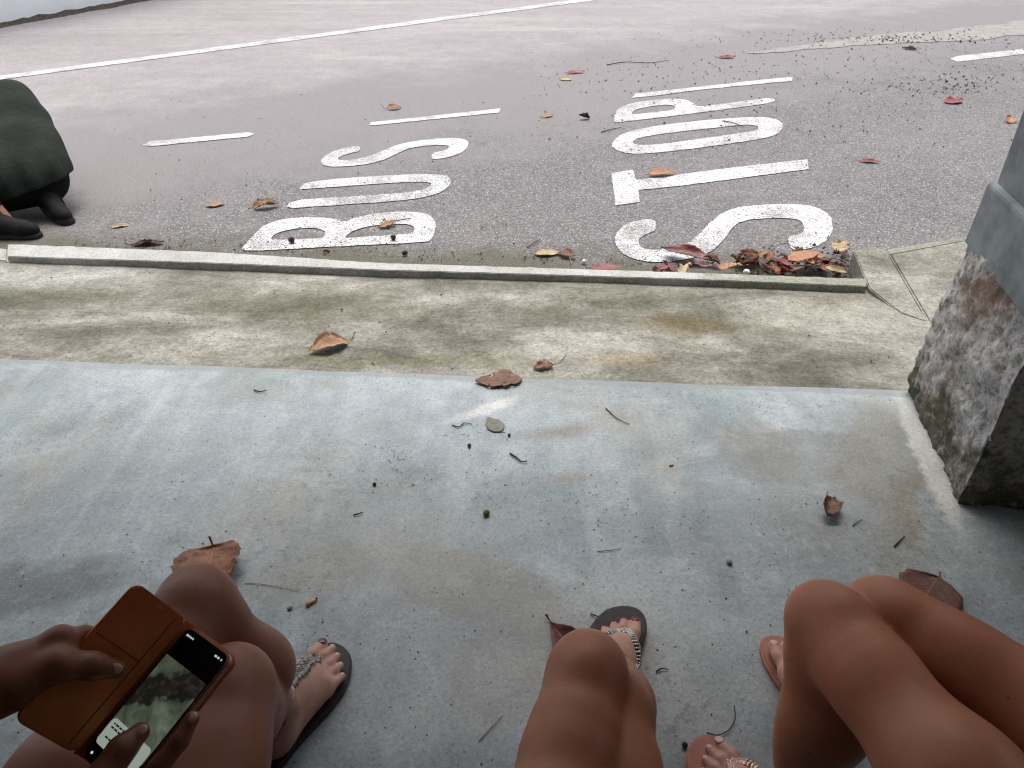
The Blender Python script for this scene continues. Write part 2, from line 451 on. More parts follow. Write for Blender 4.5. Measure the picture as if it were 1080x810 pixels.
# darker surfacing of the bus bay with a ragged seam to the carriageway
def ragged(pts, step=.06, amp=.02, seed=1):
    out = []
    for i in range(len(pts) - 1):
        a, b = pts[i], pts[i + 1]
        n = max(1, int((b - a).length / step))
        for k in range(n):
            p = a.lerp(b, k / n)
            d = (b - a).normalized(); nn = Vector((-d.y, d.x, 0))
            out.append(p + nn * amp * (mnoise.noise(p * 4 + Vector((seed, 0, 0))) * 1.5 + .6 * mnoise.noise(p * 15)))
    out.append(pts[-1])
    return out
seam = [P(*q, ROAD) for q in ((-60, 190), (60, 163), (200, 141), (330, 118), (430, 99), (540, 88), (640, 73), (740, 62), (800, 55), (880, 49), (980, 43), (1080, 36))]
d0 = (seam[0] - seam[1]).normalized(); d1 = (seam[-1] - seam[-2]).normalized()
seam = ragged(seam, .06, .05, 2)
Zb = ROAD + .004
outl = [Vector((v.x, v.y, Zb)) for v in seam]
outl = [outl[0] + d0 * 6] + outl + [outl[-1] + d1 * 9]
outl += [Vector((14, 1.2, Zb)), Vector((-9, 1.2, Zb))]
def flat_fill(name, outers, m, z, parent=None, kind=None):
    """fill outlines (first is outer, others are holes) as a flat sheet"""
    cu = bpy.data.curves.new(name, 'CURVE'); cu.dimensions = '2D'; cu.fill_mode = 'BOTH'
    for pts in outers:
        sp = cu.splines.new('POLY'); sp.points.add(len(pts) - 1); sp.use_cyclic_u = True
        for q, p in zip(sp.points, pts): q.co = (p[0], p[1], 0, 1)
    tmp = bpy.data.objects.new('tmp', cu); COL.objects.link(tmp)
    dg = bpy.context.evaluated_depsgraph_get()
    me = bpy.data.meshes.new_from_object(tmp.evaluated_get(dg))
    bpy.data.objects.remove(tmp); bpy.data.curves.remove(cu)
    me.name = name
    for v in me.vertices: v.co.z = z
    me.materials.clear()
    up = sum(p.normal.z * p.area for p in me.polygons)
    if up < 0: me.flip_normals()
    o = link_mesh(name, me, m, parent)
    if kind: o['kind'] = kind
    return o
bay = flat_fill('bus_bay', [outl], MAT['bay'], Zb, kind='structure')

pp = [P(*q, ROAD) for q in ((790, 57), (850, 47), (930, 38), (1010, 31), (1090, 22), (1180, 14), (1180, 24), (1090, 37), (1020, 43), (940, 47), (870, 52), (820, 56))]
patch = flat_fill('sand_strip', [ragged(pp + [pp[0]], .05, .05, 5)], MAT['patch'], ROAD + .008, kind='structure')

# painted markings, laid on the bay and on the carriageway
def chaikin(pts):
    out = []
    n = len(pts)
    for i in range(n):
        a, b = Vector(pts[i]), Vector(pts[(i + 1) % n])
        out += [a * .75 + b * .25, a * .25 + b * .75]
    return out
def edge_rough(pts, amp=.005, step=.018):
    out = []
    n = len(pts)
    for i in range(n):
        a, b = pts[i], pts[(i + 1) % n]
        m_ = max(1, int((b - a).length / step))
        for k in range(m_):
            p = a.lerp(b, k / m_)
            q = Vector((mnoise.noise(p * 38), mnoise.noise(p * 38 + Vector((7, 3, 1))), 0))
            out.append(p + q * amp)
    return out
def sB(p): return (p[0] / 3.2727 + 230, p[1] / 3.2727 + 60)
def sS(p): return (p[0] / 3.24 + 600, p[1] / 3.24 + 60)
BUS = {
 'B': [[(82, 662), (100, 640), (135, 600), (165, 578), (210, 562), (280, 553), (350, 553), (400, 558), (435, 571), (470, 555), (540, 540), (620, 533), (690, 535), (730, 545), (752, 570), (750, 600), (738, 630), (722, 638), (600, 645), (480, 650), (300, 660), (150, 668), (90, 669)],
       [(183, 627), (195, 612), (230, 598), (290, 590), (340, 590), (370, 600), (370, 616), (350, 627), (190, 631)],
       [(438, 622), (455, 605), (500, 588), (570, 577), (640, 575), (672, 582), (680, 595), (670, 608), (640, 612), (540, 618), (445, 625)]],
 'U': [[(278, 458), (300, 432), (420, 420), (550, 410), (680, 405), (760, 405), (795, 412), (805, 428), (795, 450), (760, 472), (700, 487), (620, 497), (500, 505), (350, 515), (230, 525), (252, 495), (400, 485), (560, 475), (660, 468), (715, 455), (738, 440), (730, 432), (690, 430), (560, 437), (420, 447), (300, 456)]],
 'S': [[(492, 308), (487, 325), (455, 332), (425, 342), (410, 352), (425, 358), (480, 353), (530, 340), (570, 322), (620, 302), (680, 290), (760, 280), (830, 279), (862, 288), (866, 302), (850, 325), (815, 342), (770, 351), (735, 353), (738, 332), (775, 325), (798, 315), (795, 305), (760, 303), (700, 308), (650, 318), (610, 338), (560, 360), (500, 372), (420, 379), (370, 377), (353, 365), (358, 350), (385, 330), (430, 315), (470, 307)]],
}
STOP = {
 'S': [[(292, 552), (300, 590), (262, 605), (240, 620), (237, 640), (255, 655), (300, 660), (370, 650), (420, 630), (460, 590), (490, 560), (530, 530), (580, 512), (650, 505), (740, 502), (810, 505), (860, 518), (892, 540), (903, 575), (895, 610), (865, 640), (820, 656), (763, 664), (743, 613), (785, 608), (805, 595), (802, 570), (785, 555), (740, 550), (650, 552), (590, 560), (560, 580), (540, 610), (515, 640), (490, 663), (450, 680), (380, 695), (320, 702), (250, 698), (195, 680), (165, 655), (155, 625), (165, 595), (195, 570), (240, 557)]],
 'T': [[(145, 397), (220, 385), (230, 420), (330, 408), (500, 385), (650, 367), (815, 350), (820, 383), (650, 405), (500, 425), (380, 440), (238, 455), (242, 495), (160, 507)]],
 'O': [[(145, 303), (160, 275), (210, 252), (300, 235), (420, 220), (540, 210), (640, 204), (700, 208), (730, 225), (733, 240), (715, 262), (670, 278), (560, 295), (430, 312), (320, 325), (230, 332), (180, 325), (152, 312)],
       [(215, 290), (240, 275), (320, 262), (440, 248), (560, 235), (620, 230), (650, 238), (645, 250), (600, 258), (480, 275), (360, 292), (270, 302), (225, 300)]],
 'P': [[(155, 222), (155, 195), (170, 175), (210, 158), (280, 148), (350, 142), (400, 145), (430, 160), (432, 168), (470, 168), (600, 150), (700, 138), (703, 155), (600, 170), (470, 187), (350, 202), (250, 214), (160, 224)],
       [(215, 195), (220, 182), (260, 172), (320, 163), (362, 165), (365, 175), (345, 183), (280, 190), (220, 197)]],
}
ZP = ROAD + .008
def letter(outs, fn, ch, word):
    loops = []
    for o in outs:
        w = [P(*fn(p), ZP) for p in o]
        if ch != 'T': w = chaikin(w)
        loops.append(edge_rough(w))
    ob = flat_fill('painted_letter', loops, MAT['paint'], ZP, bay)
    ob['label'] = 'white letter %s of the word %s painted on the asphalt' % (ch, word)
for ch, o in BUS.items(): letter(o, sB, ch, 'BUS')
for ch, o in STOP.items(): letter(o, sS, ch, 'STOP')
def dash(pts, name='lane_dash', parent=bay, z=ZP):
    return flat_fill(name, [edge_rough([P(*p, z) for p in pts], .006)], MAT['paint'], z, parent)
dash([(150, 153), (158, 149), (262, 139.5), (268, 141), (262, 144), (160, 154)])
dash([sB(p) for p in ((518, 236), (530, 225), (740, 203), (970, 178), (976, 183), (968, 192), (760, 213), (540, 236))])
dash([sS(p) for p in ((215, 140), (228, 125), (350, 112), (550, 90), (740, 70), (765, 68), (762, 82), (640, 93), (450, 112), (300, 132))])
dash([(1002, 62), (1010, 59), (1080, 51.5), (1170, 42), (1170, 47), (1080, 57), (1010, 65)])
l0a, l0b = P(0, 80.3, ROAD), P(0, 84.5, ROAD)
l1a, l1b = P(600, 0.8, ROAD), P(600, 4.3, ROAD)
da, db = (l1a - l0a), (l1b - l0b)
line = [l0a - da * 1.5, l0a, l1a, l1a + da * 3, l1b + db * 3, l1b, l0b, l0b - db * 1.5]
flat_fill('centre_line', [line], MAT['paint'], ROAD + .004, road)

# unseen slope added beyond the road to cut low sky light
hv, hf = [], []
for i in range(41):
    for j in range(13):
        x = -60 + 3 * i; y = 17 + 2.2 * j
        hv.append((x, y, ROAD - .2 + 9.5 * (1 - math.exp(-j * .33)) + (mnoise.noise(Vector((x * .12, y * .12, 0))) * 2.2 if j else 0)))
        if i and j: hf.append(((i - 1) * 13 + j - 1, i * 13 + j - 1, i * 13 + j, (i - 1) * 13 + j))
tag(mesh('sky_block_slope', hv, hf, MAT['grass'], smooth=True), kind='structure')

# shelter floor: smooth slab with a trowelled edge
fa, fb = P(0, 379, 0), P(950, 412, 0)
fd = (fb - fa).normalized()
edge = []
for i in range(121):
    p = (fa - fd * 5).lerp(fb + fd * 5, i / 120)
    edge.append(p + Vector((0, 1, 0)) * (.010 * mnoise.noise(p * 2.3) + .004 * mnoise.noise(p * 14) + .002 * mnoise.noise(p * 45)))
floor_pts = edge + [Vector((6, -1.2, 0)), Vector((-6, -1.2, 0))]
fl = prism('shelter_floor', floor_pts, -.14, 0.0, MAT['slab'])
tag(fl, kind='structure')

# sloping strip of weathered concrete between slab and kerb (undulating sheet)
ka_near = [P(*q, STRIP_FAR) for q in ((0, 272), (220, 287), (400, 295), (720, 302), (930, 309))]
def line_at(pts, x):
    pts = sorted(pts, key=lambda p: p.x)
    if x <= pts[0].x: i = 0
    elif x >= pts[-1].x: i = len(pts) - 2
    else: i = max(j for j in range(len(pts) - 1) if pts[j].x <= x)
    a, b = pts[i], pts[i + 1]
    return a.y + (b.y - a.y) * (x - a.x) / (b.x - a.x)
sv, sf = [], []
NX, NY = 260, 24
for i in range(NX + 1):
    x = -6 + 12 * i / NX
    y0 = fa.y + fd.y / fd.x * (x - fa.x) - .03
    y1 = line_at(ka_near, x) + .03
    for j in range(NY + 1):
        t = j / NY
        y = y0 + (y1 - y0) * t
        z = STRIP_NEAR + (STRIP_FAR - STRIP_NEAR) * t + .004 * mnoise.noise(Vector((x * 3, y * 3, 0))) + .0015 * mnoise.noise(Vector((x * 22, y * 22, 0)))
        sv.append((x, y, z))
for i in range(NX):
    for j in range(NY):
        a = i * (NY + 1) + j
        sf.append((a, a + NY + 1, a + NY + 2, a + 1))
st = mesh('pavement', sv, sf, MAT['strip'], smooth=True)
tag(st, kind='structure')
def strip_z(p):
    y0 = fa.y + fd.y / fd.x * (p.x - fa.x); y1 = line_at(ka_near, p.x)
    t = (p.y - y0) / (y1 - y0)
    return STRIP_NEAR + (STRIP_FAR - STRIP_NEAR) * t + .004

# narrow upstand kerb: pale on its worn part, mossy towards the drain end
def kerb_run(px0, px1, m, z=KERB, n=40):
    roadside = [(11, 257.5), (120, 261.5), (230, 266), (400, 277), (560, 282), (720, 287), (915, 294)]
    nearside = [(0, 270), (218, 277), (400, 284.5), (560, 289), (720, 294), (915, 302)]
    def at(tab, x):
        for (a, b) in zip(tab, tab[1:]):
            if x <= b[0]: break
        return a[1] + (b[1] - a[1]) * (x - a[0]) / (b[0] - a[0])
    up, lo = [], []
    for i in range(n + 1):
        x = px0 + (px1 - px0) * i / n
        jit = .5 * mnoise.noise(Vector((x * .06, 0, 0))) + .35 * mnoise.noise(Vector((x * .4, 5, 0)))
        up.append(P(x, at(roadside, x) + jit + .9 * min(0, mnoise.noise(Vector((x * .13, 9, 0)))), z))
        lo.append(P(x, at(nearside, x) + jit * .5, z))
    return up + list(reversed(lo))
k1 = prism('kerb', kerb_run(8, 914, None, n=110), -.14, KERB, MAT['kerb'], bevel=.0025)
k3 = prism('kerb', kerb_run(-500, 6, MAT['kerb']), -.14, KERB - .02, MAT['kerb'], bevel=.004)
for k_ in (k1, k3): tag(k_, kind='structure')
blk = prism('kerb_return', [P(*q[:2], q[2]) for q in ((917, 304, -.030), (900, 264, KERB), (917, 259, KERB), (935, 264, KERB), (979, 340, -.036), (950, 330, -.038))], -.14, None, MAT['strip'], bevel=.004)
tag(blk, kind='structure')
sl = prism('paving_slab', [P(*q[:2], q[2]) for q in ((938.5, 268, KERB), (1026, 252, KERB), (1200, 232, KERB), (1300, 330, KERB), (1120, 430, -.03), (983, 344, -.034))], -.14, None, MAT['strip'], bevel=.006)
tag(sl, kind='structure')
ks = prism('kerb', [P(*q, KERB) for q in ((936, 260), (1026, 245), (1200, 222), (1200, 229), (1026, 250), (938, 266))], -.14, KERB - .012, MAT['kerb_green'], bevel=.004)
tag(ks, kind='structure')

# white wall across the road with a crumbling dirt foot
wa, wb = P(0, 27, ROAD), P(145, 1, ROAD)
wd = (wb - wa).normalized(); wn = Vector((-wd.y, wd.x, 0))
wpts = [wa - wd * 5 , wb + wd * 9, wb + wd * 9 + wn * .2, wa - wd * 5 + wn * .2]
wall = prism('roadside_wall', wpts, ROAD - .02, 1.9, MAT['whitewash'])
tag(wall, 'white painted wall standing across the road with a dirty foot', 'wall')
prism('coping', [p + wn * (-.04 if i < 2 else .04) for i, p in enumerate(wpts)], 1.902, 1.97, MAT['whitewash'], wall)
sb = []; sfc = []
n = 150
for i in range(n + 1):
    p = (wa - wd * 3).lerp(wb + wd * 5, i / n)
    w = .12 + .10 * abs(mnoise.noise(p * 2.1)) + .04 * mnoise.noise(p * 9)
    h = .022 + .035 * abs(mnoise.noise(p * 5))
    sb += [p + wn * .01 + Vector((0, 0, h)), p - wn * w * .5 + Vector((0, 0, h * .55 + .01 * mnoise.noise(p * 20))), p - wn * w + Vector((0, 0, -.004))]
    if i:
        b_ = i * 3
        sfc += [(b_ - 3, b_ - 2, b_ + 1, b_), (b_ - 2, b_ - 1, b_ + 2, b_ + 1)]
so = mesh('soil', sb, sfc, MAT['soil'])
tag(so, kind='structure')

# ------------------------------------------------------------------ stone-footed pillar
NLc, FLc = P(1009, 532, 0), P(953, 411, 0)
ax = (FLc - NLc); dep = ax.length; ax.normalize()
bx = Vector((ax.y, -ax.x, 0))
pil = empty('shelter_pillar', (NLc + FLc) / 2 + bx * .23)
tag(pil, 'shelter pillar with a rough stone foot under a smooth grey cement shaft', 'pillar')
pil_inv = Matrix.Translation(-pil.location)
def rough_box(name, corner, u, v, lu, lv, z0, z1, m, parent, amp, inset, res=.016, seed=0, facet=.0):
    bm = bmesh.new()
    nu, nv, nz = max(2, int(lu / res)), max(2, int(lv / res)), max(2, int((z1 - z0) / res))
    def pt(a, b, c):
        ins = inset * c
        return corner + u * (ins + (lu - 2 * ins) * a) + v * (ins + (lv - 2 * ins) * b) + Vector((0, 0, z0 + (z1 - z0) * c))
    cache = {}
    def V(i, j, k):
        key = (i, j, k)
        if key not in cache: cache[key] = bm.verts.new(pt(i / nu, j / nv, k / nz))
        return cache[key]
    for i in range(nu):
        for k in range(nz):
            bm.faces.new((V(i, 0, k), V(i + 1, 0, k), V(i + 1, 0, k + 1), V(i, 0, k + 1)))
            bm.faces.new((V(i, nv, k), V(i, nv, k + 1), V(i + 1, nv, k + 1), V(i + 1, nv, k)))
    for j in range(nv):
        for k in range(nz):
            bm.faces.new((V(0, j, k), V(0, j, k + 1), V(0, j + 1, k + 1), V(0, j + 1, k)))
            bm.faces.new((V(nu, j, k), V(nu, j + 1, k), V(nu, j + 1, k + 1), V(nu, j, k + 1)))
    for i in range(nu):
        for j in range(nv):
            bm.faces.new((V(i, j, nz), V(i + 1, j, nz), V(i + 1, j + 1, nz), V(i, j + 1, nz)))
    bmesh.ops.recalc_face_normals(bm, faces=bm.faces)
    bm.normal_update()
    for w in bm.verts:
        p = w.co + Vector((seed, seed, 0))
        d = amp * (mnoise.noise(p * 5) * .9 + abs(mnoise.noise(p * 9)) * .5 - .3 + .40 * mnoise.noise(p * 30) + .30 * mnoise.noise(p * 70))
        c_ = mnoise.noise(Vector((p.x * 4, p.y * 4, p.z * 6)))
        if c_ > .15: d -= amp * min(.6, (c_ - .15) * 3)
        w.co += w.normal * d
    for w in bm.verts: w.co -= pil.location
    if amp < .01:
        bmesh.ops.dissolve_limit(bm, angle_limit=R(4), verts=bm.verts, edges=bm.edges)
        ob = from_bm(name, bm, m, parent)
        bv = ob.modifiers.new('bevel', 'BEVEL'); bv.width = .012; bv.segments = 3
        return ob
    return from_bm(name, bm, m, parent, smooth=True)
rough_box('stone_base', NLc, bx, ax, .48, dep, -.02, .46, MAT['stone'], pil, .020, .02, .008)
cz = .455
rough_box('cement_collar', NLc + bx * .015 + ax * .02, bx, ax, .45, dep - .03, cz, cz + .155, MAT['render'], pil, .0, .004, .03, 5)
rough_box('cement_shaft', NLc + bx * .032 + ax * .034, bx, ax, .41, dep - .062, cz + .15, 2.429, MAT['render'], pil, .0, 0, .05, 9)

# ------------------------------------------------------------------ shelter shell (over and behind the viewer)
sh = empty('bus_shelter', (0, -.75, 0))
tag(sh, 'roadside bus shelter with a flat concrete roof and rendered back wall', 'shelter')
def box_local(name, x0, x1, y0, y1, z0, z1, m, parent, bevel=.006):
    o = prism(name, [(x0, y0), (x1, y0), (x1, y1), (x0, y1)], z0, z1, m, parent, bevel)
    return o
MAT['dark_render'] = simple('shelter_back_render', (.33, .32, .305), .9, .2, .2, 5)
MAT['roof_conc'] = simple('roof_concrete', (.11, .105, .10), .9, .2, .2, 4)
ROOF_FRONT = 2.18
box_local('roof', -4, 4, -.2, ROOF_FRONT + .75, 2.43, 2.58, MAT['roof_conc'], sh)
box_local('back_wall', -4, 4, -.2, 0, -.0, 2.428, MAT['dark_render'], sh)
box_local('unseen_side_wall', 1.75, 1.9, .002, 1.7, 0, 2.428, MAT['dark_render'], sh)
box_local('unseen_side_wall', -1.75, -1.6, .002, 1.8, 0, 2.428, MAT['dark_render'], sh)  # left wall, out of view, added to darken this end of the shelter
bench = empty('bench', (0, -.15, 0))
tag(bench, 'long concrete bench under the shelter roof where the women sit', 'bench')
box_local('seat', -1.55, 1.7, -.3, .22, .30, .355, MAT['dark_render'], bench, .01)
for x in (-1.5, -.2, 1.35):
    box_local('leg', x, x + .15, -.26, .16, 0, .298, MAT['dark_render'], bench)

# ------------------------------------------------------------------ people: one distance field per figure, meshed as one skin
class Field:
    def __init__(s): s.pr = []; s.g = []; s.cur = 0; s.gk = {0: .01}
    def group(s, k=.006):
        s.cur = max(s.gk) + 1; s.gk[s.cur] = k; return s
    def cone(s, a, b, ra, rb, k=.02):
        s.pr.append(('c', np.array(a, float), np.array(b, float), ra, rb, k)); s.g.append(s.cur); return s
    def chain(s, pts, rs, k=.02):
        for i in range(len(pts) - 1): s.cone(pts[i], pts[i + 1], rs[i], rs[i + 1], k)
        return s
    def ell(s, c, r, rot=None, k=.02):
        s.pr.append(('e', np.array(c, float), np.array(r, float), np.array(rot if rot is not None else Matrix.Identity(3), float), 0, k)); s.g.append(s.cur); return s
    def one(s, pr, X):
        if pr[0] == 'c':
            _, a, b, ra, rb, k = pr
            ba = b - a
            t = np.clip(((X - a) @ ba) / (ba @ ba + 1e-12), 0, 1)
            d = X - a - t[..., None] * ba
            return np.sqrt((d * d).sum(-1)) - (ra + (rb - ra) * t)
        _, c, r, rot, _, k = pr
        L = (X - c) @ rot
        k0 = np.sqrt(((L / r) ** 2).sum(-1)); k1 = np.sqrt(((L / (r * r)) ** 2).sum(-1)) + 1e-9
        return k0 * (k0 - 1) / k1
    def ev(s, X):
        return s.merge([s.one(pr, X) for pr in s.pr])
    def merge(s, D):
        by = {}
        for d, pr, g in zip(D, s.pr, s.g):
            by[g] = d.copy() if g not in by else smin(by[g], d, pr[5])
        acc = None
        for g, d in by.items():
            acc = d if acc is None else smin(acc, d, s.gk[g])
        return acc
    def bounds(s):
        lo = np.full(3, 1e9); hi = -lo
        for pr in s.pr:
            if pr[0] == 'c':
                m_ = max(pr[3], pr[4])
                for q in (pr[1], pr[2]): lo = np.minimum(lo, q - m_); hi = np.maximum(hi, q + m_)
            else:
                m_ = pr[2].max(); lo = np.minimum(lo, pr[1] - m_); hi = np.maximum(hi, pr[1] + m_)
        return lo - .03, hi + .03
def smin(a, b, k):
    h = np.maximum(k - np.abs(a - b), 0) / k
    return np.minimum(a, b) - h * h * k * .25

def field_mesh(F, vox, offset=0.0, cut=None, extra=None):
    """sparse surface nets. cut: function(points)->distance, kept where negative"""
    lo, hi = F.bounds()
    lo = lo - offset
    B = 8; bs = B * vox
    nb = np.ceil((hi + offset - lo) / bs).astype(int) + 1
    gi = np.stack(np.meshgrid(*[np.arange(n) for n in nb], indexing='ij'), -1).reshape(-1, 3)
    C = lo + (gi + .5) * bs
    D = np.stack([F.one(p, C) for p in F.pr])
    sd = F.merge(list(D))
    rad = bs * .87
    act = np.abs(sd - offset) < rad * 1.45 + .012
    gi, C, D, sd = gi[act], C[act], D[:, act], sd[act]
    o = np.stack(np.meshgrid(*[np.arange(B + 1)] * 3, indexing='ij'), -1).reshape(-1, 3)
    N = nb * B + 2
    Vs, Ids, Cinfo = [], [], []
    ed = []
    CH = 500
    for s0 in range(0, len(gi), CH):
        g_ = gi[s0:s0 + CH]
        X = lo + (g_[:, None, :] * B + o[None]) * vox
        acc = np.full(X.shape[:2], 1e3); by = {}
        for i, pr in enumerate(F.pr):
            sub = np.where(D[i, s0:s0 + CH] < np.maximum(sd[s0:s0 + CH], 0) + 2.4 * rad + pr[5] * 1.5 + abs(offset))[0]
            if len(sub):
                ag = by.setdefault(F.g[i], np.full(X.shape[:2], 1e3))
                ag[sub] = smin(ag[sub], F.one(pr, X[sub]), pr[5])
        for gi_, ag in by.items(): acc = smin(acc, ag, F.gk[gi_])
        acc -= offset
        if extra is not None: acc = extra(X, acc)
        if cut is not None: acc = np.maximum(acc, cut(X))
        G = acc.reshape(-1, B + 1, B + 1, B + 1)
        cor = [G[:, a:a + B, b:b + B, c:c + B] for a in (0, 1) for b in (0, 1) for c in (0, 1)]
        ins = [c < 0 for c in cor]
        cnt = sum(x.astype(np.int8) for x in ins)
        w = np.where((cnt > 0) & (cnt < 8))
        if len(w[0]) == 0: continue
        cv = np.stack([c[w] for c in cor], 1)
        offs = np.array([(a, b, c) for a in (0, 1) for b in (0, 1) for c in (0, 1)], float)
        ps = np.zeros((len(cv), 3)); wn = np.zeros(len(cv))
        for a in range(8):
            for b in range(a + 1, 8):
                if np.abs(offs[a] - offs[b]).sum() != 1: continue
                m_ = (cv[:, a] < 0) != (cv[:, b] < 0)
                t = cv[:, a] / (cv[:, a] - cv[:, b] + 1e-20)
                q = offs[a] + t[:, None] * (offs[b] - offs[a])
                ps[m_] += q[m_]; wn[m_] += 1
        loc = np.stack(w[1:], 1)
        cell = g_[w[0]] * B + loc
        Vs.append(lo + (cell + ps / wn[:, None]) * vox)
        Ids.append((cell[:, 0] * N[1] + cell[:, 1]) * N[2] + cell[:, 2])
        for ax_, (b, c) in enumerate(((1, 2), (2, 0), (0, 1))):
            e0 = cv[:, 0] < 0
            e1 = cv[:, (4, 2, 1)[ax_]] < 0
            m_ = e0 != e1
            ed.append((cell[m_], e0[m_], b, c))
    V = np.concatenate(Vs); I = np.concatenate(Ids)
    order = np.argsort(I); Is = I[order]
    faces = []
    for cell, e0, b, c in ed:
        if not len(cell): continue
        q = []
        ok = np.ones(len(cell), bool)
        for db, dc in ((-1, -1), (0, -1), (0, 0), (-1, 0)):
            cc = cell.copy(); cc[:, b] += db; cc[:, c] += dc
            k = (cc[:, 0] * N[1] + cc[:, 1]) * N[2] + cc[:, 2]
            j = np.clip(np.searchsorted(Is, k), 0, len(Is) - 1)
            ok &= Is[j] == k
            q.append(order[j])
        q = np.stack(q, 1)
        q[~e0] = q[~e0][:, ::-1]
        faces.append(q[ok])
    Fc = np.concatenate(faces)
    return V, Fc
def build_field(name, F, vox, m, parent=None, smooth_it=1, **kw):
    V, Fc = field_mesh(F, vox, **kw)
    me = bpy.data.meshes.new(name)
    me.vertices.add(len(V)); me.vertices.foreach_set('co', V.astype(np.float32).ravel())
    me.loops.add(Fc.size); me.loops.foreach_set('vertex_index', Fc.astype(np.int32).ravel())
    me.polygons.add(len(Fc)); me.polygons.foreach_set('loop_start', np.arange(0, Fc.size, 4, dtype=np.int32))
    me.update(calc_edges=True); me.validate()
    o = link_mesh(name, me, m, None, True)
    if smooth_it:
        md = o.modifiers.new('smooth', 'SMOOTH'); md.factor = .5; md.iterations = smooth_it
    if parent is not None:
        o.parent = parent
        o.matrix_parent_inverse = Matrix.Translation(-parent.location)
    return o

def mat_skin(name, base, mole=0.0, feet=True):
    k = M(name, .46, .22)
    n = k.noise(9, 5, .65); f = k.noise(220, 4, .75); n3 = k.noise(35, 3, .6)
    c = k.mix(k.rng(n, .30, .70), tuple(x * .80 for x in base), (base[0] * 1.15, base[1] * 1.13, base[2] * 1.10))
    c = k.mix(k.rng(n3, .52, .70, 0, .45), c, (base[0] * 1.05, base[1] * .78, base[2] * .72))
    c = k.mix(k.rng(f, .35, .65, 0, .22), c, tuple(x * .62 for x in base))
    bl = k.noise(3.2, 5, .7, vec=k.mapping(k.pos, loc=(2, 7, 4)))
    c = k.mix(k.rng(bl, .42, .58, .22, 0), c, tuple(x * .55 for x in base))
    pr = k.voro(420); c = k.mix(k.math('MULTIPLY', k.rng(pr, .30, .12), .18), c, tuple(x * .35 for x in base))
    if mole:
        v = k.voro(26); s_ = k.sep(k.voro(26, out='Color'))[0]
        c = k.mix(k.math('MULTIPLY', k.rng(v, .060, .036), k.rng(s_, 1 - mole - .02, 1 - mole)), c, (.07, .035, .025))
    if feet:
        z_ = k.sep(k.pos)[2]
        c = k.mix(k.rng(z_, .15, .065, 0, .8), c, k.mix(k.rng(n3, .4, .6), (.50, .30, .235), (.42, .235, .185)))
    k.color(c); k.rough(k.rng(n3, .3, .7, .36, .52))
    k.b.inputs['Subsurface Weight'].default_value = .06
    k.b.inputs['Subsurface Radius'].default_value = (.012, .005, .003)
    k.bump(k.math('ADD', f, k.math('MULTIPLY', pr, .4)), .10, .0012)
    return k.m
def mat_cloth(name, c, scale=900, crease=0):
    k = M(name, .95, .1)
    w = k.noise(scale, 2, .6); n = k.noise(7, 4, .6)
    cc = k.mix(k.rng(n, .3, .7), tuple(x * .75 for x in c), tuple(x * 1.25 for x in c))
    cc = k.mix(k.rng(w, .35, .65, .25, 0), cc, tuple(x * .4 for x in c))
    h = w
    if crease:
        cr = k.noise(1.0, 4, .55, vec=k.mapping(k.pos, (26, 26, 5), (R(12), R(-28), 0)), dist=.9)
        h = k.math('ADD', k.math('MULTIPLY', w, .06), cr)
        k.color(cc); k.bump(h, .5, .014)
        return k.m
    k.color(cc); k.bump(w, .25, .001)
    return k.m
SKIN = {k: mat_skin('tanned_skin_' + k, c, m_, k != 'd') for k, c, m_ in (('a', (.24, .096, .056), 0), ('b', (.42, .165, .088), .0), ('c', (.50, .195, .106), .55), ('d', (.30, .15, .10), 0))}
FOOTSKIN = None
CL = dict(olive=mat_cloth('olive_green_jersey', (.029, .034, .029), crease=1), black=mat_cloth('black_cotton', (.010, .010, .011)),
          navy=mat_cloth('navy_cotton', (.018, .022, .04)), cream=mat_cloth('cream_cotton', (.45, .42, .36)), denim=mat_cloth('faded_denim', (.09, .12, .18)))
hair_m = {n: simple(n + '_hair', c, .5, .4, .4, 90) for n, c in (('brown', (.04, .022, .014)), ('dark', (.012, .01, .009)), ('fair', (.22, .14, .07)))}
MAT['red_nail'] = simple('red_nail_varnish', (.20, .004, .012), .25, .3, .08, 40)
MAT['dark_nail'] = simple('dark_nail_varnish', (.07, .012, .016), .2, .6, .08, 40)
MAT['bare_nail'] = simple('bare_nail', (.52, .33, .27), .3, .5, .08, 40)
MAT['grey_sole'] = simple('grey_brown_rubber', (.055, .046, .045), .75, .25, .25, 70, .3)
MAT['pink_sole'] = simple('salmon_pink_rubber', (.40, .17, .125), .7, .25, .15, 50, .3)
MAT['dark_sole'] = simple('dark_brown_leather', (.030, .023, .021), .6, .3, .25, 60, .3)
MAT['strap_dark'] = simple('dark_strap', (.02, .017, .017), .6, .3, .2, 60)
MAT['silver'] = simple('silver_glitter', (.62, .60, .57), .28, .6, .35, 300, .3, .75)
MAT['pewter'] = simple('pewter_leather', (.20, .185, .165), .4, .5, .5, 200, .3, .4)
MAT['rose'] = simple('rose_gold_glitter', (.72, .50, .42), .3, .6, .35, 300, .3, .6)

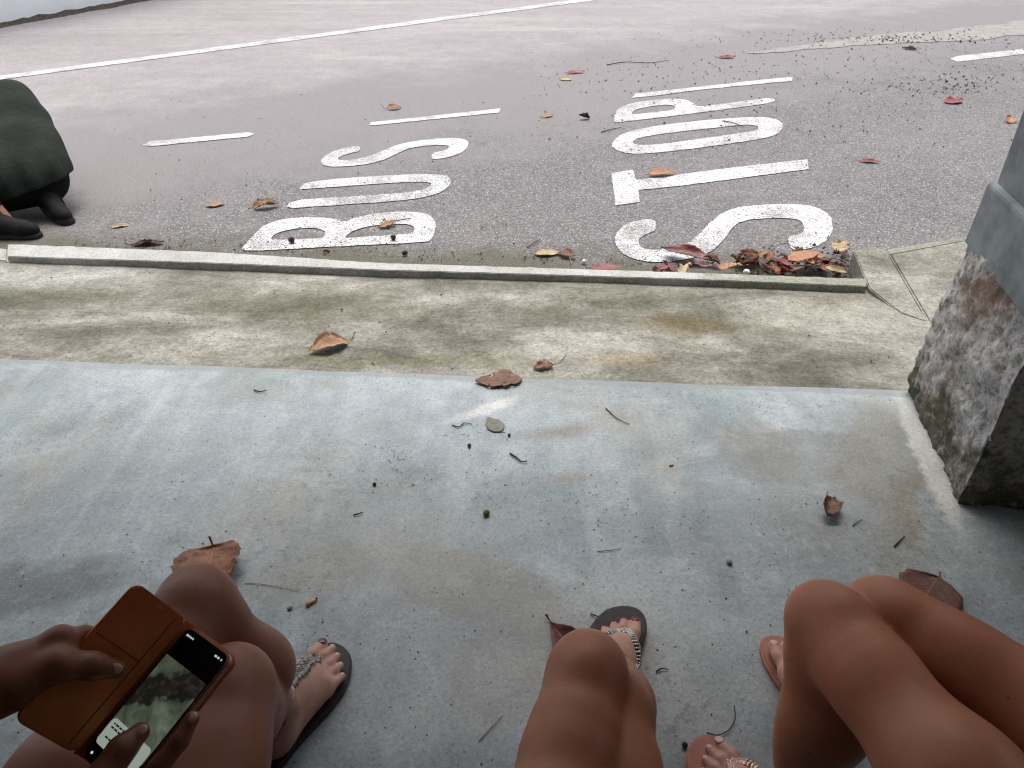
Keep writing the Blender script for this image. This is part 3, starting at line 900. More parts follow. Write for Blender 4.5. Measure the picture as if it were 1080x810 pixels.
# foot in its own frame: heel at the origin on the sole plane, toes towards +y, x to the big-toe side
def foot_prims(F, T, sc=1.0, raise_=0.0):
    def p(x, y, z): return np.array((T @ Vector((x * sc, y * sc, z * sc + raise_))).to_3d())
    s = sc
    F.cone(p(0, .030, .030), p(0, .034, .060), .029 * s, .027 * s, .02)
    F.cone(p(0, .040, .045), p(0, .052, .105), .029 * s, .031 * s, .025)
    F.cone(p(.008, .045, .045), p(.024, .158, .024), .030 * s, .0225 * s, .025)
    F.cone(p(-.010, .040, .034), p(-.027, .148, .018), .026 * s, .0165 * s, .025)
    F.cone(p(.002, .060, .070), p(.002, .150, .030), .030 * s, .022 * s, .03)
    F.cone(p(0, .155, .020), p(-.012, .152, .018), .019 * s, .018 * s, .02)
    F.ell(p(.022, .078, .088), (.011 * s,) * 3, None, .015)      # ankle bones
    F.ell(p(-.024, .068, .080), (.011 * s,) * 3, None, .015)
    toes = [((.026, .172, .020), (.030, .198, .020), (.029, .226, .014), .0125, .0118, .0112),
            ((.006, .176, .018), (.008, .204, .021), (.0085, .228, .011), .0090, .0082, .0080),
            ((-.009, .170, .017), (-.0085, .196, .019), (-.0085, .217, .010), .0086, .0078, .0076),
            ((-.022, .161, .016), (-.0235, .184, .017), (-.0245, .203, .010), .0082, .0074, .0072),
            ((-.034, .148, .014), (-.037, .168, .015), (-.0385, .186, .009), .0080, .0070, .0068)]
    for a, b, c, r0, r1, r2 in toes:
        F.cone(p(*a), p(*b), r0 * s, r1 * s, .008)
        F.cone(p(*b), p(*c), r1 * s, r2 * s, .004)
    nails = [(p(.0285, .2295, .0225), .0085 * s), (p(.0085, .2300, .0172), .0052 * s), (p(-.0085, .2190, .0158), .0048 * s), (p(-.0245, .2048, .0155), .0044 * s), (p(-.0385, .1878, .0142), .0040 * s)]
    return nails
def foot_frame(heel, toe, side, roll=0.0):
    """side +1: big toe lies to the right when looking along the toes"""
    y = (Vector(toe) - Vector(heel)); L = y.length; y.normalize()
    z = Vector((0, 0, 1)); z = (z - y * z.dot(y)).normalized()
    x = y.cross(z).normalized()
    Mx = Matrix(((x.x * side, y.x, z.x, heel[0]), (x.y * side, y.y, z.y, heel[1]), (x.z * side, y.z, z.z, heel[2]), (0, 0, 0, 1)))
    return Mx, L / .240
def add_nails(parent, nails, T, m, label=None, only=None):
    y = (T.to_3x3() @ Vector((0, 1, 0))).normalized(); z = (T.to_3x3() @ Vector((0, 0, 1))).normalized(); x = y.cross(z)
    for i, (c, r) in enumerate(nails):
        if only and i not in only: continue
        bm = bmesh.new()
        bmesh.ops.create_icosphere(bm, subdivisions=2, radius=1)
        yy = (y * .94 - z * .34).normalized(); zz = x.cross(yy)
        for v in bm.verts:
            v.co = Vector(c) + x * v.co.x * r + yy * v.co.y * r * 1.05 + zz * v.co.z * r * .32
        for v in bm.verts: v.co -= parent.location
        o = from_bm('toenail', bm, m, parent, True)
        if label: o['label'] = label

SOLE = [(-.004, -.006), (.016, -.002), (.028, .018), (.031, .05), (.030, .09), (.034, .13), (.043, .17), (.046, .20), (.041, .228), (.028, .243), (.010, .246), (-.010, .240), (-.028, .226), (-.042, .20), (-.049, .17), (-.047, .13), (-.039, .09), (-.032, .05), (-.029, .018), (-.018, -.002)]
def sandal(person, T, sc, th, m_sole, name='sandal', label=None, bevel=.004, shift=0.0):
    """sole under the foot; T is the frame with its origin on the floor"""
    pts = catmull([Vector((x * sc, y * sc + shift, 0)) for x, y in SOLE], 4, True)
    bm = bmesh.new()
    top = [bm.verts.new(Vector((p.x, p.y, th - .002 + .004 * max(0, (abs(p.y / sc - .12) - .1))))) for p in pts]
    bot = [bm.verts.new(Vector((p.x * .97, p.y * .99 + .001, 0.0015))) for p in pts]
    n = len(pts)
    bm.faces.new(top); bm.faces.new(list(reversed(bot)))
    for i in range(n): bm.faces.new((top[i], bot[i], bot[(i + 1) % n], top[(i + 1) % n]))
    bmesh.ops.recalc_face_normals(bm, faces=bm.faces)
    es = [e for e in bm.edges if all(v in top for v in e.verts)]
    bmesh.ops.bevel(bm, geom=es, offset=bevel, segments=3, affect='EDGES')
    for v in bm.verts: v.co = (T @ v.co) - person.location
    bmesh.ops.recalc_face_normals(bm, faces=bm.faces)
    o = from_bm(name, bm, m_sole, person)
    if label: o['label'] = label
    return o
def foot_top(F, T, x, y, ztop=.14):
    """height of the foot's skin above a place on the sole, in the foot frame"""
    zs = np.arange(ztop, 0.0, -.001)
    X = np.array([tuple(T @ Vector((x, y, z))) for z in zs])
    d = F.ev(X)
    w = np.where(d < 0)[0]
    return zs[w[0]] if len(w) else .012
def strap_path(F, T, pts, n=7, lift=.002):
    c = catmull([Vector((x, y, 0)) for x, y in pts], n)
    out = []
    for q in c:
        out.append(Vector((q.x, q.y, foot_top(F, T, q.x, q.y) + lift)))
    # smooth the run
    for _ in range(3):
        out = [out[0]] + [out[i] * .5 + (out[i - 1] + out[i + 1]) * .25 for i in range(1, len(out) - 1)] + [out[-1]]
    return out
def add_strap(sole, person, T, path, r, m, flat=.5, name='strap'):
    bm = bmesh.new()
    tube_bm(bm, [(T @ p) for p in path], r, 8, flat)
    for v in bm.verts: v.co -= person.location
    return from_bm(name, bm, m, sole, True)
def add_beads(sole, person, T, path, m, size=.0035, gap=.0042, spread=.003, seed=0, name='bead_trim'):
    bm = bmesh.new(); rr = random.Random(seed)
    for i in range(len(path) - 1):
        a, b = path[i], path[i + 1]
        n = max(1, int((b - a).length / gap))
        d = (b - a).normalized(); sd_ = d.cross(Vector((0, 0, 1))).normalized()
        for k in range(n):
            for s_ in (-1, 0, 1):
                c = a.lerp(b, (k + .5) / n) + sd_ * s_ * spread + Vector((0, 0, .0022 + rr.uniform(-.0004, .0008)))
                blob_bm(bm, T @ c, size * rr.uniform(.4, .62), 1)
    for v in bm.verts: v.co -= person.location
    return from_bm(name, bm, m, sole, True)

def leg_prims(F, hip, knee, ankle, fwd, r_hip=.082, r_mid=.066, r_knee=.047, r_ank=.030, calf=.049, bow=(0, 0, 0)):
    hip, knee, ankle, fwd = (np.array(v, float) for v in (hip, knee, ankle, fwd))
    fwd = fwd / np.linalg.norm(fwd)
    mid = hip + (knee - hip) * .52
    F.cone(hip, mid, r_hip, r_mid, .03); F.cone(mid, hip + (knee - hip) * .86, r_mid, r_knee * 1.06, .03)
    F.cone(hip + (knee - hip) * .84, knee, r_knee * 1.05, r_knee, .03)
    sh = ankle - knee; bow = np.array(bow, float)
    back = -fwd
    F.cone(knee, knee + sh * .16, r_knee * .98, r_knee * .92, .03)
    F.cone(knee + sh * .10, knee + sh * .55 + bow, r_knee * .82, r_ank * 1.25, .03)
    F.cone(knee + sh * .5 + bow, ankle, r_ank * 1.25, r_ank, .03)
    F.cone(knee + sh * .14 + back * .014 + bow * .4, knee + sh * .36 + back * .022 + bow, calf * .82, calf, .04)
    F.cone(knee + sh * .36 + back * .022 + bow, knee + sh * .66 + back * .006 + bow * .8, calf, r_ank * 1.05, .04)
    # kneecap
    up = (knee - hip) / np.linalg.norm(knee - hip)
    kd = up * .60 + fwd * .55 + np.array((0, 0, .25)); kd = kd / np.linalg.norm(kd)
    F.ell(knee + kd * (r_knee * .50), (r_knee * .66,) * 3, None, .03)
    F.cone(knee - up * .11 + kd * r_knee * .30, knee + kd * r_knee * .42, r_knee * .80, r_knee * .60, .03)
    sdv = np.cross(up, fwd); sdv = sdv / (np.linalg.norm(sdv) + 1e-9)
    for s_ in (-1, 1):
        F.ell(knee - up * .012 + sdv * s_ * r_knee * .60 + fwd * .004, (r_knee * .44,) * 3, None, .026)

    F.ell(knee + sh * .13 + fwd * (r_knee * .50), (r_knee * .5,) * 3, None, .025)

def torso_prims(F, hips, sh_mid, head, right, fwd, k=.04, wide=1.0):
    """trunk, neck and head in one field. right, fwd: unit vectors of the trunk"""
    hips, sh_mid, head, r, f = (np.array(v, float) for v in (hips, sh_mid, head, right, fwd))
    sp = sh_mid - hips
    up = sp / np.linalg.norm(sp)
    F.cone(hips - r * .085 * wide, hips + r * .085 * wide, .105 * wide, .105 * wide, k)
    F.cone(hips + sp * .20 - r * .06, hips + sp * .20 + r * .06, .098 * wide, .098 * wide, k)
    F.cone(hips + sp * .45 - r * .055, hips + sp * .45 + r * .055, .088 * wide, .088 * wide, .06)
    F.cone(hips + sp * .72 - r * .07, hips + sp * .72 + r * .07, .10 * wide, .10 * wide, .06)
    F.cone(sh_mid - up * .04 - r * .13 * wide, sh_mid - up * .04 + r * .13 * wide, .062, .062, .05)
    hd = head - sh_mid
    F.cone(sh_mid, head - hd / np.linalg.norm(hd) * .07, .055, .05, .04)
    hu = hd / np.linalg.norm(hd)
    rot = np.stack((r, np.cross(hu, r), hu), 1)
    fw = np.cross(hu, r); fw = fw if fw @ f > 0 else -fw
    F.ell(head + hu * .035, (.073, .090, .098), rot, .03)
    F.ell(head - hu * .045 + fw * .022, (.055, .062, .065), rot, .03)
    F.cone(head + hu * .020 + fw * .088, head - hu * .022 + fw * .104, .008, .013, .012)   # nose
    F.cone(head - hu * .058 + fw * .078 - r * .016, head - hu * .058 + fw * .078 + r * .016, .009, .009, .01)  # lips
    for s_ in (-1, 1):
        F.ell(head + r * .074 * s_ - hu * .005, (.010, .020, .032), rot, .008)
        F.ell(head + fw * .075 + r * .034 * s_ + hu * .034, (.024, .012, .010), rot, .012)
    return hu, fw, rot
MAT['eye_white'] = simple('eye_white', (.55, .53, .50), .3, .4, .03)
def add_head_parts(person, head, r, hu, fw, rot, hm, length=.12):
    F = Field()
    head, r, hu, fw = (np.array(v, float) for v in (head, r, hu, fw))
    F.ell(head + hu * .052 - fw * .016, (.084, .096, .098), rot, .03)
    F.cone(head - fw * .055 + hu * .02, head - fw * .070 - hu * length, .07, .055, .04)
    for s_ in (-1, 1):
        F.cone(head + r * .066 * s_ + hu * .03 - fw * .01, head + r * .068 * s_ - hu * length * .7 - fw * .02, .026, .024, .03)
    build_field('hair', F, .008, hm, person, 2)
    for s_ in (-1, 1):
        bm = bmesh.new()
        c = head + fw * .083 + r * .033 * s_ + hu * .018
        blob_bm(bm, c - np.array(person.location), .0105, 2)
        ey = from_bm('eye', bm, MAT['eye_white'], person, True)
        bm = bmesh.new(); blob_bm(bm, c + fw * .0065 - hu * .001 - np.array(person.location), (.0058, .0058, .0058), 2)
        from_bm('iris', bm, hair_m['dark'], ey, True)
        e0 = head + fw * .084 + hu * .046
        bm = bmesh.new(); tube_bm(bm, [Vector(e0 + r * .016 * s_ - hu * .001), Vector(e0 + r * .034 * s_ + hu * .005 - fw * .002), Vector(e0 + r * .052 * s_ - fw * .014)], [.003, .0035, .002], 6)
        for v in bm.verts: v.co -= person.location
        from_bm('eyebrow', bm, hm, person, True)

def arm_prims(F, sh, el, wr, k=.025, r=(.045, .036, .034, .024)):
    F.cone(sh, el, r[0], r[1], k)
    e = np.array(el, float); w = np.array(wr, float)
    F.cone(e, e + (w - e) * .3, r[1], r[2] * 1.02, k)
    F.cone(e + (w - e) * .3, w, r[2] * 1.02, r[3], k)
def hand_prims(F, wrist, palm_pts, fingers, thumb):
    """palm as a web of cones from the wrist to the knuckles, then one chain per finger"""
    w = np.array(wrist, float)
    for q in palm_pts: F.cone(w, q, .021, .0115, .012)
    for a, b in zip(palm_pts, palm_pts[1:]):
        F.cone(a, b, .0112, .0112, .012)
        F.cone((w + np.array(a)) / 2, (w + np.array(b)) / 2, .016, .016, .012)
    for ch in fingers:
        n = len(ch); rs = [.0096, .0086, .0079, .0066][:n] if n <= 4 else None
        F.chain(ch, rs, .004)
    if thumb:
        F.chain(thumb, [.0165, .0122, .0102, .0084][:len(thumb)], .010)
V3 = lambda *a: np.array(a, float)
def nvec(v): return np.array((v.x, v.y, v.z))

# ---- the woman whose lap the picture is taken from: crossed knees, grey flip-flop with a silver strap
def toe_frame(heel_px, toe_px, side, sc):
    a, b = P(*heel_px, 0), P(*toe_px, 0)
    d = (b - a).normalized()
    Tm, _ = foot_frame(b - d * .237 * sc, b, side)
    return Tm, sc
def photographer():
    per = empty('person', (0, -.1, 0))
    tag(per, 'seated person at the bottom centre with one bare knee over a grey beaded flip-flop', 'person', 'women sitting on the shelter bench')
    F = Field()
    knee = nvec(P(619, 716, .455)); hip = V3(-.060, .02, .455)
    # upper leg of the pair
    ank_top = knee + V3(-.02, .10, -.39)
    F.group()
    leg_prims(F, hip, knee, V3(knee[0] + .035, knee[1] - .02, .10), (0, 1, 0), .090, .072, .0400, .03, .046)
    # under leg, its shin runs forward to the visible foot
    T, sc = toe_frame((637, 756), (653, 661), +1, 1.0)
    F.group(); k2 = nvec(P(640, 752, .41)); hip2 = V3(.105, .02, .44)
    ank2 = np.array(tuple(T @ Vector((0, .052 * sc, .115))))
    leg_prims(F, hip2, k2, ank2, (0, 1, 0), .080, .060, .043, .029, .049)
    th = .018
    nails = foot_prims(F, T, sc, th)
    FT = Field(); foot_prims(FT, T, sc, th)
    F.group(); hu, fw, rot = torso_prims(F, V3(.08, -.04, .47), V3(.03, -.27, .98), V3(.02, -.30, 1.20), V3(1, 0, 0), V3(0, 1, 0))
    arm_prims(F, V3(-.13, -.27, .94), V3(-.22, -.26, .72), V3(-.12, -.10, .93))
    arm_prims(F, V3(.19, -.27, .94), V3(.26, -.26, .72), V3(.17, -.10, .93))
    for s_, x in ((1, -.12), (-1, .17)):
        w = V3(x, -.10, .93)
        pal = [w + V3(-.028 * s_ + i * .019 * s_, .05, .055) for i in range(4)]
        fing = [[q, q + V3(.004 * s_, .012, .032), q + V3(.008 * s_, -.006, .05), q + V3(.01 * s_, -.022, .045)] for q in pal]
        hand_prims(F, w, pal, fing, [w + V3(.015 * s_, .01, .015), w + V3(.038 * s_, .02, .04), w + V3(.045 * s_, .02, .07)])
    build_field('body', F, .0027, SKIN['b'], per, 2)
    add_head_parts(per, V3(.02, -.30, 1.20), V3(1, 0, 0), hu, fw, rot, hair_m['brown'], .2)
    # clothes
    Fs = Field()
    for h, k in ((hip, knee), (hip2, k2)):
        Fs.cone(h, h + (k - h) * .33, .100, .092, .03)
    Fs.cone(V3(.0, -.04, .47), V3(.16, -.04, .47), .118, .118, .03); Fs.cone(V3(.02, -.09, .58), V3(.14, -.09, .58), .108, .108, .04)
    build_field('shorts', Fs, .008, CL['denim'], per, 2)
    Ft = Field()
    Ft.cone(V3(.0, -.09, .58), V3(.13, -.09, .58), .113, .113, .05); Ft.cone(V3(.0, -.15, .72), V3(.10, -.15, .72), .100, .100, .05)
    Ft.cone(V3(-.03, -.21, .85), V3(.10, -.21, .85), .112, .112, .05); Ft.cone(V3(-.09, -.26, .93), V3(.15, -.26, .93), .072, .072, .05)
    build_field('top', Ft, .008, CL['cream'], per, 2)
    # sandal
    so = sandal(per, T, sc * 1.16, th, MAT['grey_sole'], shift=-.004)
    for q in (((.017, .196), (.030, .165), (.044, .120), (.036, .085)), ((.017, .196), (-.004, .172), (-.032, .140), (-.036, .085))):
        pth = strap_path(FT, T, [(x * sc, y * sc) for x, y in q])
        add_strap(so, per, T, pth, .0058, MAT['strap_dark'], .45)
        add_beads(so, per, T, pth, MAT['silver'], .0046, .0042, .0036, 3)
    add_nails(per, nails, T, MAT['red_nail'], 'toenail painted dark red')
    return per
photographer()

# ---- woman on the right: two bare legs slanting in from the right, salmon flip-flops
def right_woman():
    per = empty('person', (1.0, -.1, 0))
    tag(per, 'seated person at the right with both bare knees together and salmon pink flip-flops', 'person', 'women sitting on the shelter bench')
    F = Field()
    kn = nvec(P(877, 662, .455)); kf = nvec(P(938, 656, .455))
    an = nvec(P(832, 872, .105)); af = nvec(P(878, 758, .10))
    # hips found by carrying each thigh on along its line in the photo
    dn = nvec(P(1010, 830, .47)) - kn; hn = kn + dn / np.linalg.norm(dn) * .44
    df = nvec(P(1140, 776, .47)) - kf; hf = kf + df / np.linalg.norm(df) * .44
    Tn, sn = toe_frame((818, 905), (738, 798), +1, .98)
    Tf, sf_ = toe_frame((874, 800), (826, 687), -1, .96)
    th = .016
    an = np.array(tuple(Tn @ Vector((0, .052, .11)))); af = np.array(tuple(Tf @ Vector((0, .052, .11))))
    F.group(); leg_prims(F, hn, kn, an, (-.5, .8, 0), .080, .062, .0435, .028, .044)
    nn = foot_prims(F, Tn, sn, th)
    F.group(); leg_prims(F, hf, kf, af, (-.5, .8, 0), .080, .062, .0435, .028, .044)
    nf = foot_prims(F, Tf, sf_, th); F.group()
    FN, FF = Field(), Field(); foot_prims(FN, Tn, sn, th); foot_prims(FF, Tf, sf_, th)
    hips = (hn + hf) / 2 + V3(0, -.03, .0)
    d = (kn + kf) / 2 - hips; f = V3(d[0], d[1], 0); f /= np.linalg.norm(f); r = V3(f[1], -f[0], 0)
    shm = hips - f * .14 + V3(0, 0, .50); hd = shm + f * .0 + V3(0, 0, .22)
    hu, fw, rot = torso_prims(F, hips, shm, hd, r, f)
    for s_ in (-1, 1):
        s0 = shm + r * .165 * s_ - V3(0, 0, .05); el = s0 + r * .06 * s_ - f * .05 - V3(0, 0, .25); wr = hips - f * .03 + r * .24 * s_ + V3(0, 0, -.02)
        arm_prims(F, s0, el, wr)
        a = (wr - el); a /= np.linalg.norm(a)
        pal = [wr + f * .075 + r * (.028 - .019 * i) * s_ + V3(0, 0, -.006) for i in range(4)]
        fing = [[q, q + f * .03 - V3(0, 0, .006), q + f * .05 - V3(0, 0, .016), q + f * .062 - V3(0, 0, .026)] for q in pal]
        hand_prims(F, wr, pal, fing, [wr + f * .015 - r * .015 * s_, wr + f * .04 - r * .04 * s_, wr + f * .07 - r * .045 * s_])
    build_field('body', F, .0027, SKIN['c'], per, 2)
    add_head_parts(per, hd, r, hu, fw, rot, hair_m['fair'], .16)
    Fs = Field()
    for h, k in ((hn, kn), (hf, kf)): Fs.cone(h, h + (k - h) * .30, .098, .088, .03)
    Fs.cone(hips - r * .085, hips + r * .085, .118, .118, .03); Fs.cone(hips - r * .05 - f * .03 + V3(0, 0, .10), hips + r * .05 - f * .03 + V3(0, 0, .10), .108, .108, .04)
    build_field('shorts', Fs, .008, CL['navy'], per, 2)
    Ft = Field(); sp = shm - hips
    for t, hw, rr in ((.22, .06, .108), (.45, .055, .099), (.72, .07, .111), (.90, .12, .075)):
        Ft.cone(hips + sp * t - r * hw, hips + sp * t + r * hw, rr, rr, .06)
    build_field('top', Ft, .008, CL['cream'], per, 2)
    for T, FF_, nl in ((Tn, FN, nn), (Tf, FF, nf)):
        so = sandal(per, T, 1.06, th, MAT['pink_sole'], shift=-.004)
        for q in (((.017, .194), (.030, .165), (.044, .120), (.036, .085)), ((.017, .194), (-.004, .172), (-.034, .140), (-.038, .085))):
            pth = strap_path(FF_, T, [(x * .96, y * .96) for x, y in q])
            add_strap(so, per, T, pth, .0068, MAT['rose'], .4)
            add_beads(so, per, T, pth, MAT['rose'], .005, .005, .0042, 5)
        add_nails(per, nl, T, MAT['bare_nail'])
    return per
right_woman()

# ---- phone in a flip case: pose solved from the photo, then kept as a real object
PK = .885
S1 = nvec(Q(199, 659, .735))
def on_ray_at(px, py, c, dist, perp=None, t0=.5, t1=1.1, far=False):
    best = None
    for i in range(2400):
        t = t0 + (t1 - t0) * i / 2400
        q = nvec(Q(px, py, t)); e = abs(np.linalg.norm(q - c) - dist)
        if perp is not None: e += .5 * abs(np.dot((q - c) / (np.linalg.norm(q - c) + 1e-9), perp)) * dist
        if best is None or e < best[0]: best = (e, q)
    return best[1]
S0 = on_ray_at(84, 796, S1, .150 * PK, None, .45, .730)
Lx = (S1 - S0); Lx /= np.linalg.norm(Lx)
def side_of(px, py, dist, closer):
    # point at `dist` from S1, square to the spine, whose picture lies nearest the given pixel
    tgt = V3(px, py); best = None
    a = np.cross(Lx, V3(0, 0, 1)); a /= np.linalg.norm(a); b = np.cross(Lx, a)
    for i in range(720):
        an = i * math.pi / 360
        q = S1 + dist * (a * math.cos(an) + b * math.sin(an))
        dv = q - V3(0, 0, H)
        dep_ = dv[1] * CP - dv[2] * SP
        x = 540 + FPX * dv[0] / dep_; y = 405 - FPX * (dv[1] * SP + dv[2] * CP) / dep_
        e = (x - tgt[0]) ** 2 + (y - tgt[1]) ** 2 + (0 if closer is None else (40 if (dep_ < .735) != closer else 0))
        if best is None or e < best[0]: best = (e, q, dep_)
    return best[1]
Rp = side_of(247, 690, .074 * PK, True); Op = side_of(147, 614, .075 * PK, True)
Wp = (Rp - S1); Wp /= np.linalg.norm(Wp)
Wf = (Op - S1); Wf /= np.linalg.norm(Wf)
def face_cam(n):
    return n if np.dot(V3(0, 0, H) - S1, n) > 0 else -n
Np = face_cam(np.cross(Wp, Lx)); Nf = face_cam(np.cross(Wf, Lx))
def PH(w, l, c): return S0 + Wp * w * PK + Lx * l * PK * .95 + Np * c
def FL(w, l, c): return S0 + Wf * w * PK + Lx * l * PK * .95 + Nf * c
def onplane(fr, px, py, c):
    o_, n_ = fr(0, 0, c), np.cross(fr(1, 0, 0) - fr(0, 0, 0), fr(0, 1, 0) - fr(0, 0, 0))
    d = nvec(ray(px, py)); e = V3(0, 0, H)
    return e + d * (np.dot(o_ - e, n_) / np.dot(d, n_))
def FLp(px, py, c): return onplane(FL, px, py, c)
def PHp(px, py, c): return onplane(PH, px, py, c)
def rrect(w0, w1, l0, l1, r, n=6):
    pts = []
    for cx, cy, a0 in ((w1 - r, l1 - r, 0), (w0 + r, l1 - r, 90), (w0 + r, l0 + r, 180), (w1 - r, l0 + r, 270)):
        for i in range(n + 1):
            a = R(a0 + 90 * i / n); pts.append((cx + r * math.cos(a), cy + r * math.sin(a)))
    return pts
def slab_on(name, fr, pts, c0, c1, m, parent, origin, bevel=0.0, smooth=False):
    bm = bmesh.new()
    t = [bm.verts.new(fr(w, l, c1) - origin) for w, l in pts]; b = [bm.verts.new(fr(w, l, c0) - origin) for w, l in pts]
    n = len(pts)
    bm.faces.new(t); bm.faces.new(list(reversed(b)))
    for i in range(n): bm.faces.new((t[i], b[i], b[(i + 1) % n], t[(i + 1) % n]))
    bmesh.ops.recalc_face_normals(bm, faces=bm.faces)
    if bevel:
        es = [e for e in bm.edges if all(v in t for v in e.verts)]
        bmesh.ops.bevel(bm, geom=es, offset=bevel, segments=2, affect='EDGES')
    return from_bm(name, bm, m, parent)
k_ = M('tan_leather', .6, .12); n_ = k_.noise(260, 4, .7); n2_ = k_.noise(18, 4, .6)
k_.color(k_.mix(k_.rng(n2_, .3, .7), (.50, .150, .048), (.62, .21, .075))); k_.bump(n_, .3, .001); MAT['leather'] = k_.m
MAT['leather_dark'] = simple('leather_seam', (.075, .024, .012), .7, .2, .2, 90)
MAT['rosegold'] = simple('copper_phone_edge', (.55, .30, .22), .3, .5, .1, 40, 0, .6)
MAT['glass_black'] = simple('black_phone_glass', (.004, .004, .005), .3, .08, .05, 20)
def emit(name, c, st):
    k = M(name, .3, .08); k.color((.02, .02, .02))
    k.put(k.b.inputs['Emission Color'], c); k.b.inputs['Emission Strength'].default_value = st
    return k
k_ = M('lit_photo_on_screen', .3, .08); k_.color((.01, .01, .01))
co_ = k_.coord()
def local_uv():
    pass
PHO = PH(.037, .079, .0)
dpt = lambda ax_: None
def dotp(k, v, o):
    n = k.node('ShaderNodeVectorMath', operation='DOT_PRODUCT'); k.put(n.inputs[0], k.pos); n.inputs[1].default_value = tuple(v)
    return k.math('SUBTRACT', n.outputs['Value'], float(np.dot(v, o)))
u_ = dotp(k_, Wp, S0); v_ = dotp(k_, Lx, S0)
nn_ = k_.noise(38, 4, .65, dist=.8); n3_ = k_.noise(170, 3, .6)
cc_ = k_.ramp(nn_, [(.30, (.05, .065, .045)), (.48, (.14, .17, .12)), (.60, (.24, .29, .22)), (.75, (.40, .45, .38))])
# dark branch-like body crossing the picture slantwise, with a rusty speckled patch
w_ = k_.math('ADD', k_.math('SUBTRACT', v_, k_.math('MULTIPLY', u_, .55)), k_.rng(k_.noise(55, 3, .6), .3, .7, -.007, .007))
band_ = k_.rng(k_.math('ABSOLUTE', k_.math('SUBTRACT', w_, .064)), .016, .011)
cc_ = k_.mix(k_.math('MULTIPLY', band_, .93), cc_, k_.mix(k_.rng(n3_, .52, .64, 0, .8), (.012, .010, .009), (.075, .042, .034)))
k_.put(k_.b.inputs['Emission Color'], cc_); k_.b.inputs['Emission Strength'].default_value = .20
MAT['screen_pic'] = k_.m
MAT['card'] = emit('lit_caption_card', (.36, .42, .36), .36).m
MAT['card_grey'] = emit('lit_caption_grey', (.20, .24, .22), .75).m
MAT['icon'] = emit('lit_icon', (.5, .55, .55), .5).m
MAT['ink'] = simple('caption_ink', (.02, .02, .02), .5, .2, .1)
def phone_obj():
    o = V3(*S0)
    ph = empty('smartphone', tuple(S0))
    tag(ph, 'smartphone showing a picture, held open in a tan leather flip case', 'phone')
    slab_on('case_back', PH, rrect(-.001, .075, -.002, .160, .010), -.011, -.0085, MAT['leather'], ph, o)
    slab_on('phone_body', PH, rrect(.001, .074, 0, .158, .0095), -.008, 0.0, MAT['rosegold'], ph, o, .0018)
    gl = slab_on('screen', PH, rrect(.0028, .0722, .0018, .1562, .008), 0.0002, .0008, MAT['glass_black'], ph, o)
    slab_on('picture', PH, [(.004, .030), (.071, .030), (.071, .122), (.004, .122)], .0010, .0012, MAT['screen_pic'], gl, o)
    cd = slab_on('caption_card', PH, rrect(.005, .070, .018, .046, .005), .0014, .0016, MAT['card'], gl, o)
    for w0, w1, l in ((.010, .034, .0405), (.010, .044, .0365), (.012, .027, .0265)):
        x = w0
        rr = random.Random(int(l * 1e4))
        while x < w1:
            d = rr.uniform(.002, .005)
            slab_on('text_mark', PH, [(x, l), (x + d, l), (x + d, l + .0017), (x, l + .0017)], .0017, .0018, MAT['ink'], cd, o)
            x += d + .0012
    slab_on('home_button', PH, rrect(.010, .013, .0075, .0105, .0014), .0010, .0012, MAT['icon'], gl, o)
    for w0, w1 in ((.008, .0105), (.0115, .0135), (.0148, .0165), (.018, .0195), (.056, .0592), (.0605, .0632), (.066, .0672)):
        slab_on('status_icon', PH, [(w0, .1478), (w1, .1478), (w1, .1500), (w0, .1500)], .0010, .0012, MAT['icon'], gl, o)
    # leather cover hinged on the left, with its inner pocket seams
    cv = slab_on('case_cover', FL, rrect(.004, .078, -.002, .161, .011), -.0035, 0.0, MAT['leather'], ph, o, .0012)
    slab_on('seam', FL, [(.016, .100), (.074, .100), (.074, .1008), (.016, .1008)], .0001, .0004, MAT['leather_dark'], cv, o)
    slab_on('seam', FL, [(.0165, .004), (.0173, .004), (.0173, .155), (.0165, .155)], .0001, .0004, MAT['leather_dark'], cv, o)
    slab_on('speaker_slot', FL, rrect(.036, .045, .1535, .1555, .0008), .0001, .0004, MAT['rosegold'], cv, o)
    # spine joining cover and back
    bm = bmesh.new()
    ring = []
    for l in (-.002, .160):
        prof = [PH(.001, l, -.0095), PH(-.004, l, -.010) * .5 + FL(.0, l, -.012) * .5, FL(.006, l, -.0022), FL(.006, l, -.0008), PH(-.002, l, -.006) * .5 + FL(.0, l, -.006) * .5, PH(.001, l, -.0085)]
        ring.append([bm.verts.new(p - o) for p in prof])
    for i in range(6): bm.faces.new((ring[0][i], ring[0][(i + 1) % 6], ring[1][(i + 1) % 6], ring[1][i]))
    bm.faces.new(ring[0]); bm.faces.new(list(reversed(ring[1])))
    bmesh.ops.recalc_face_normals(bm, faces=bm.faces)
    from_bm('case_spine', bm, MAT['leather'], ph)
    return ph
phone_obj()

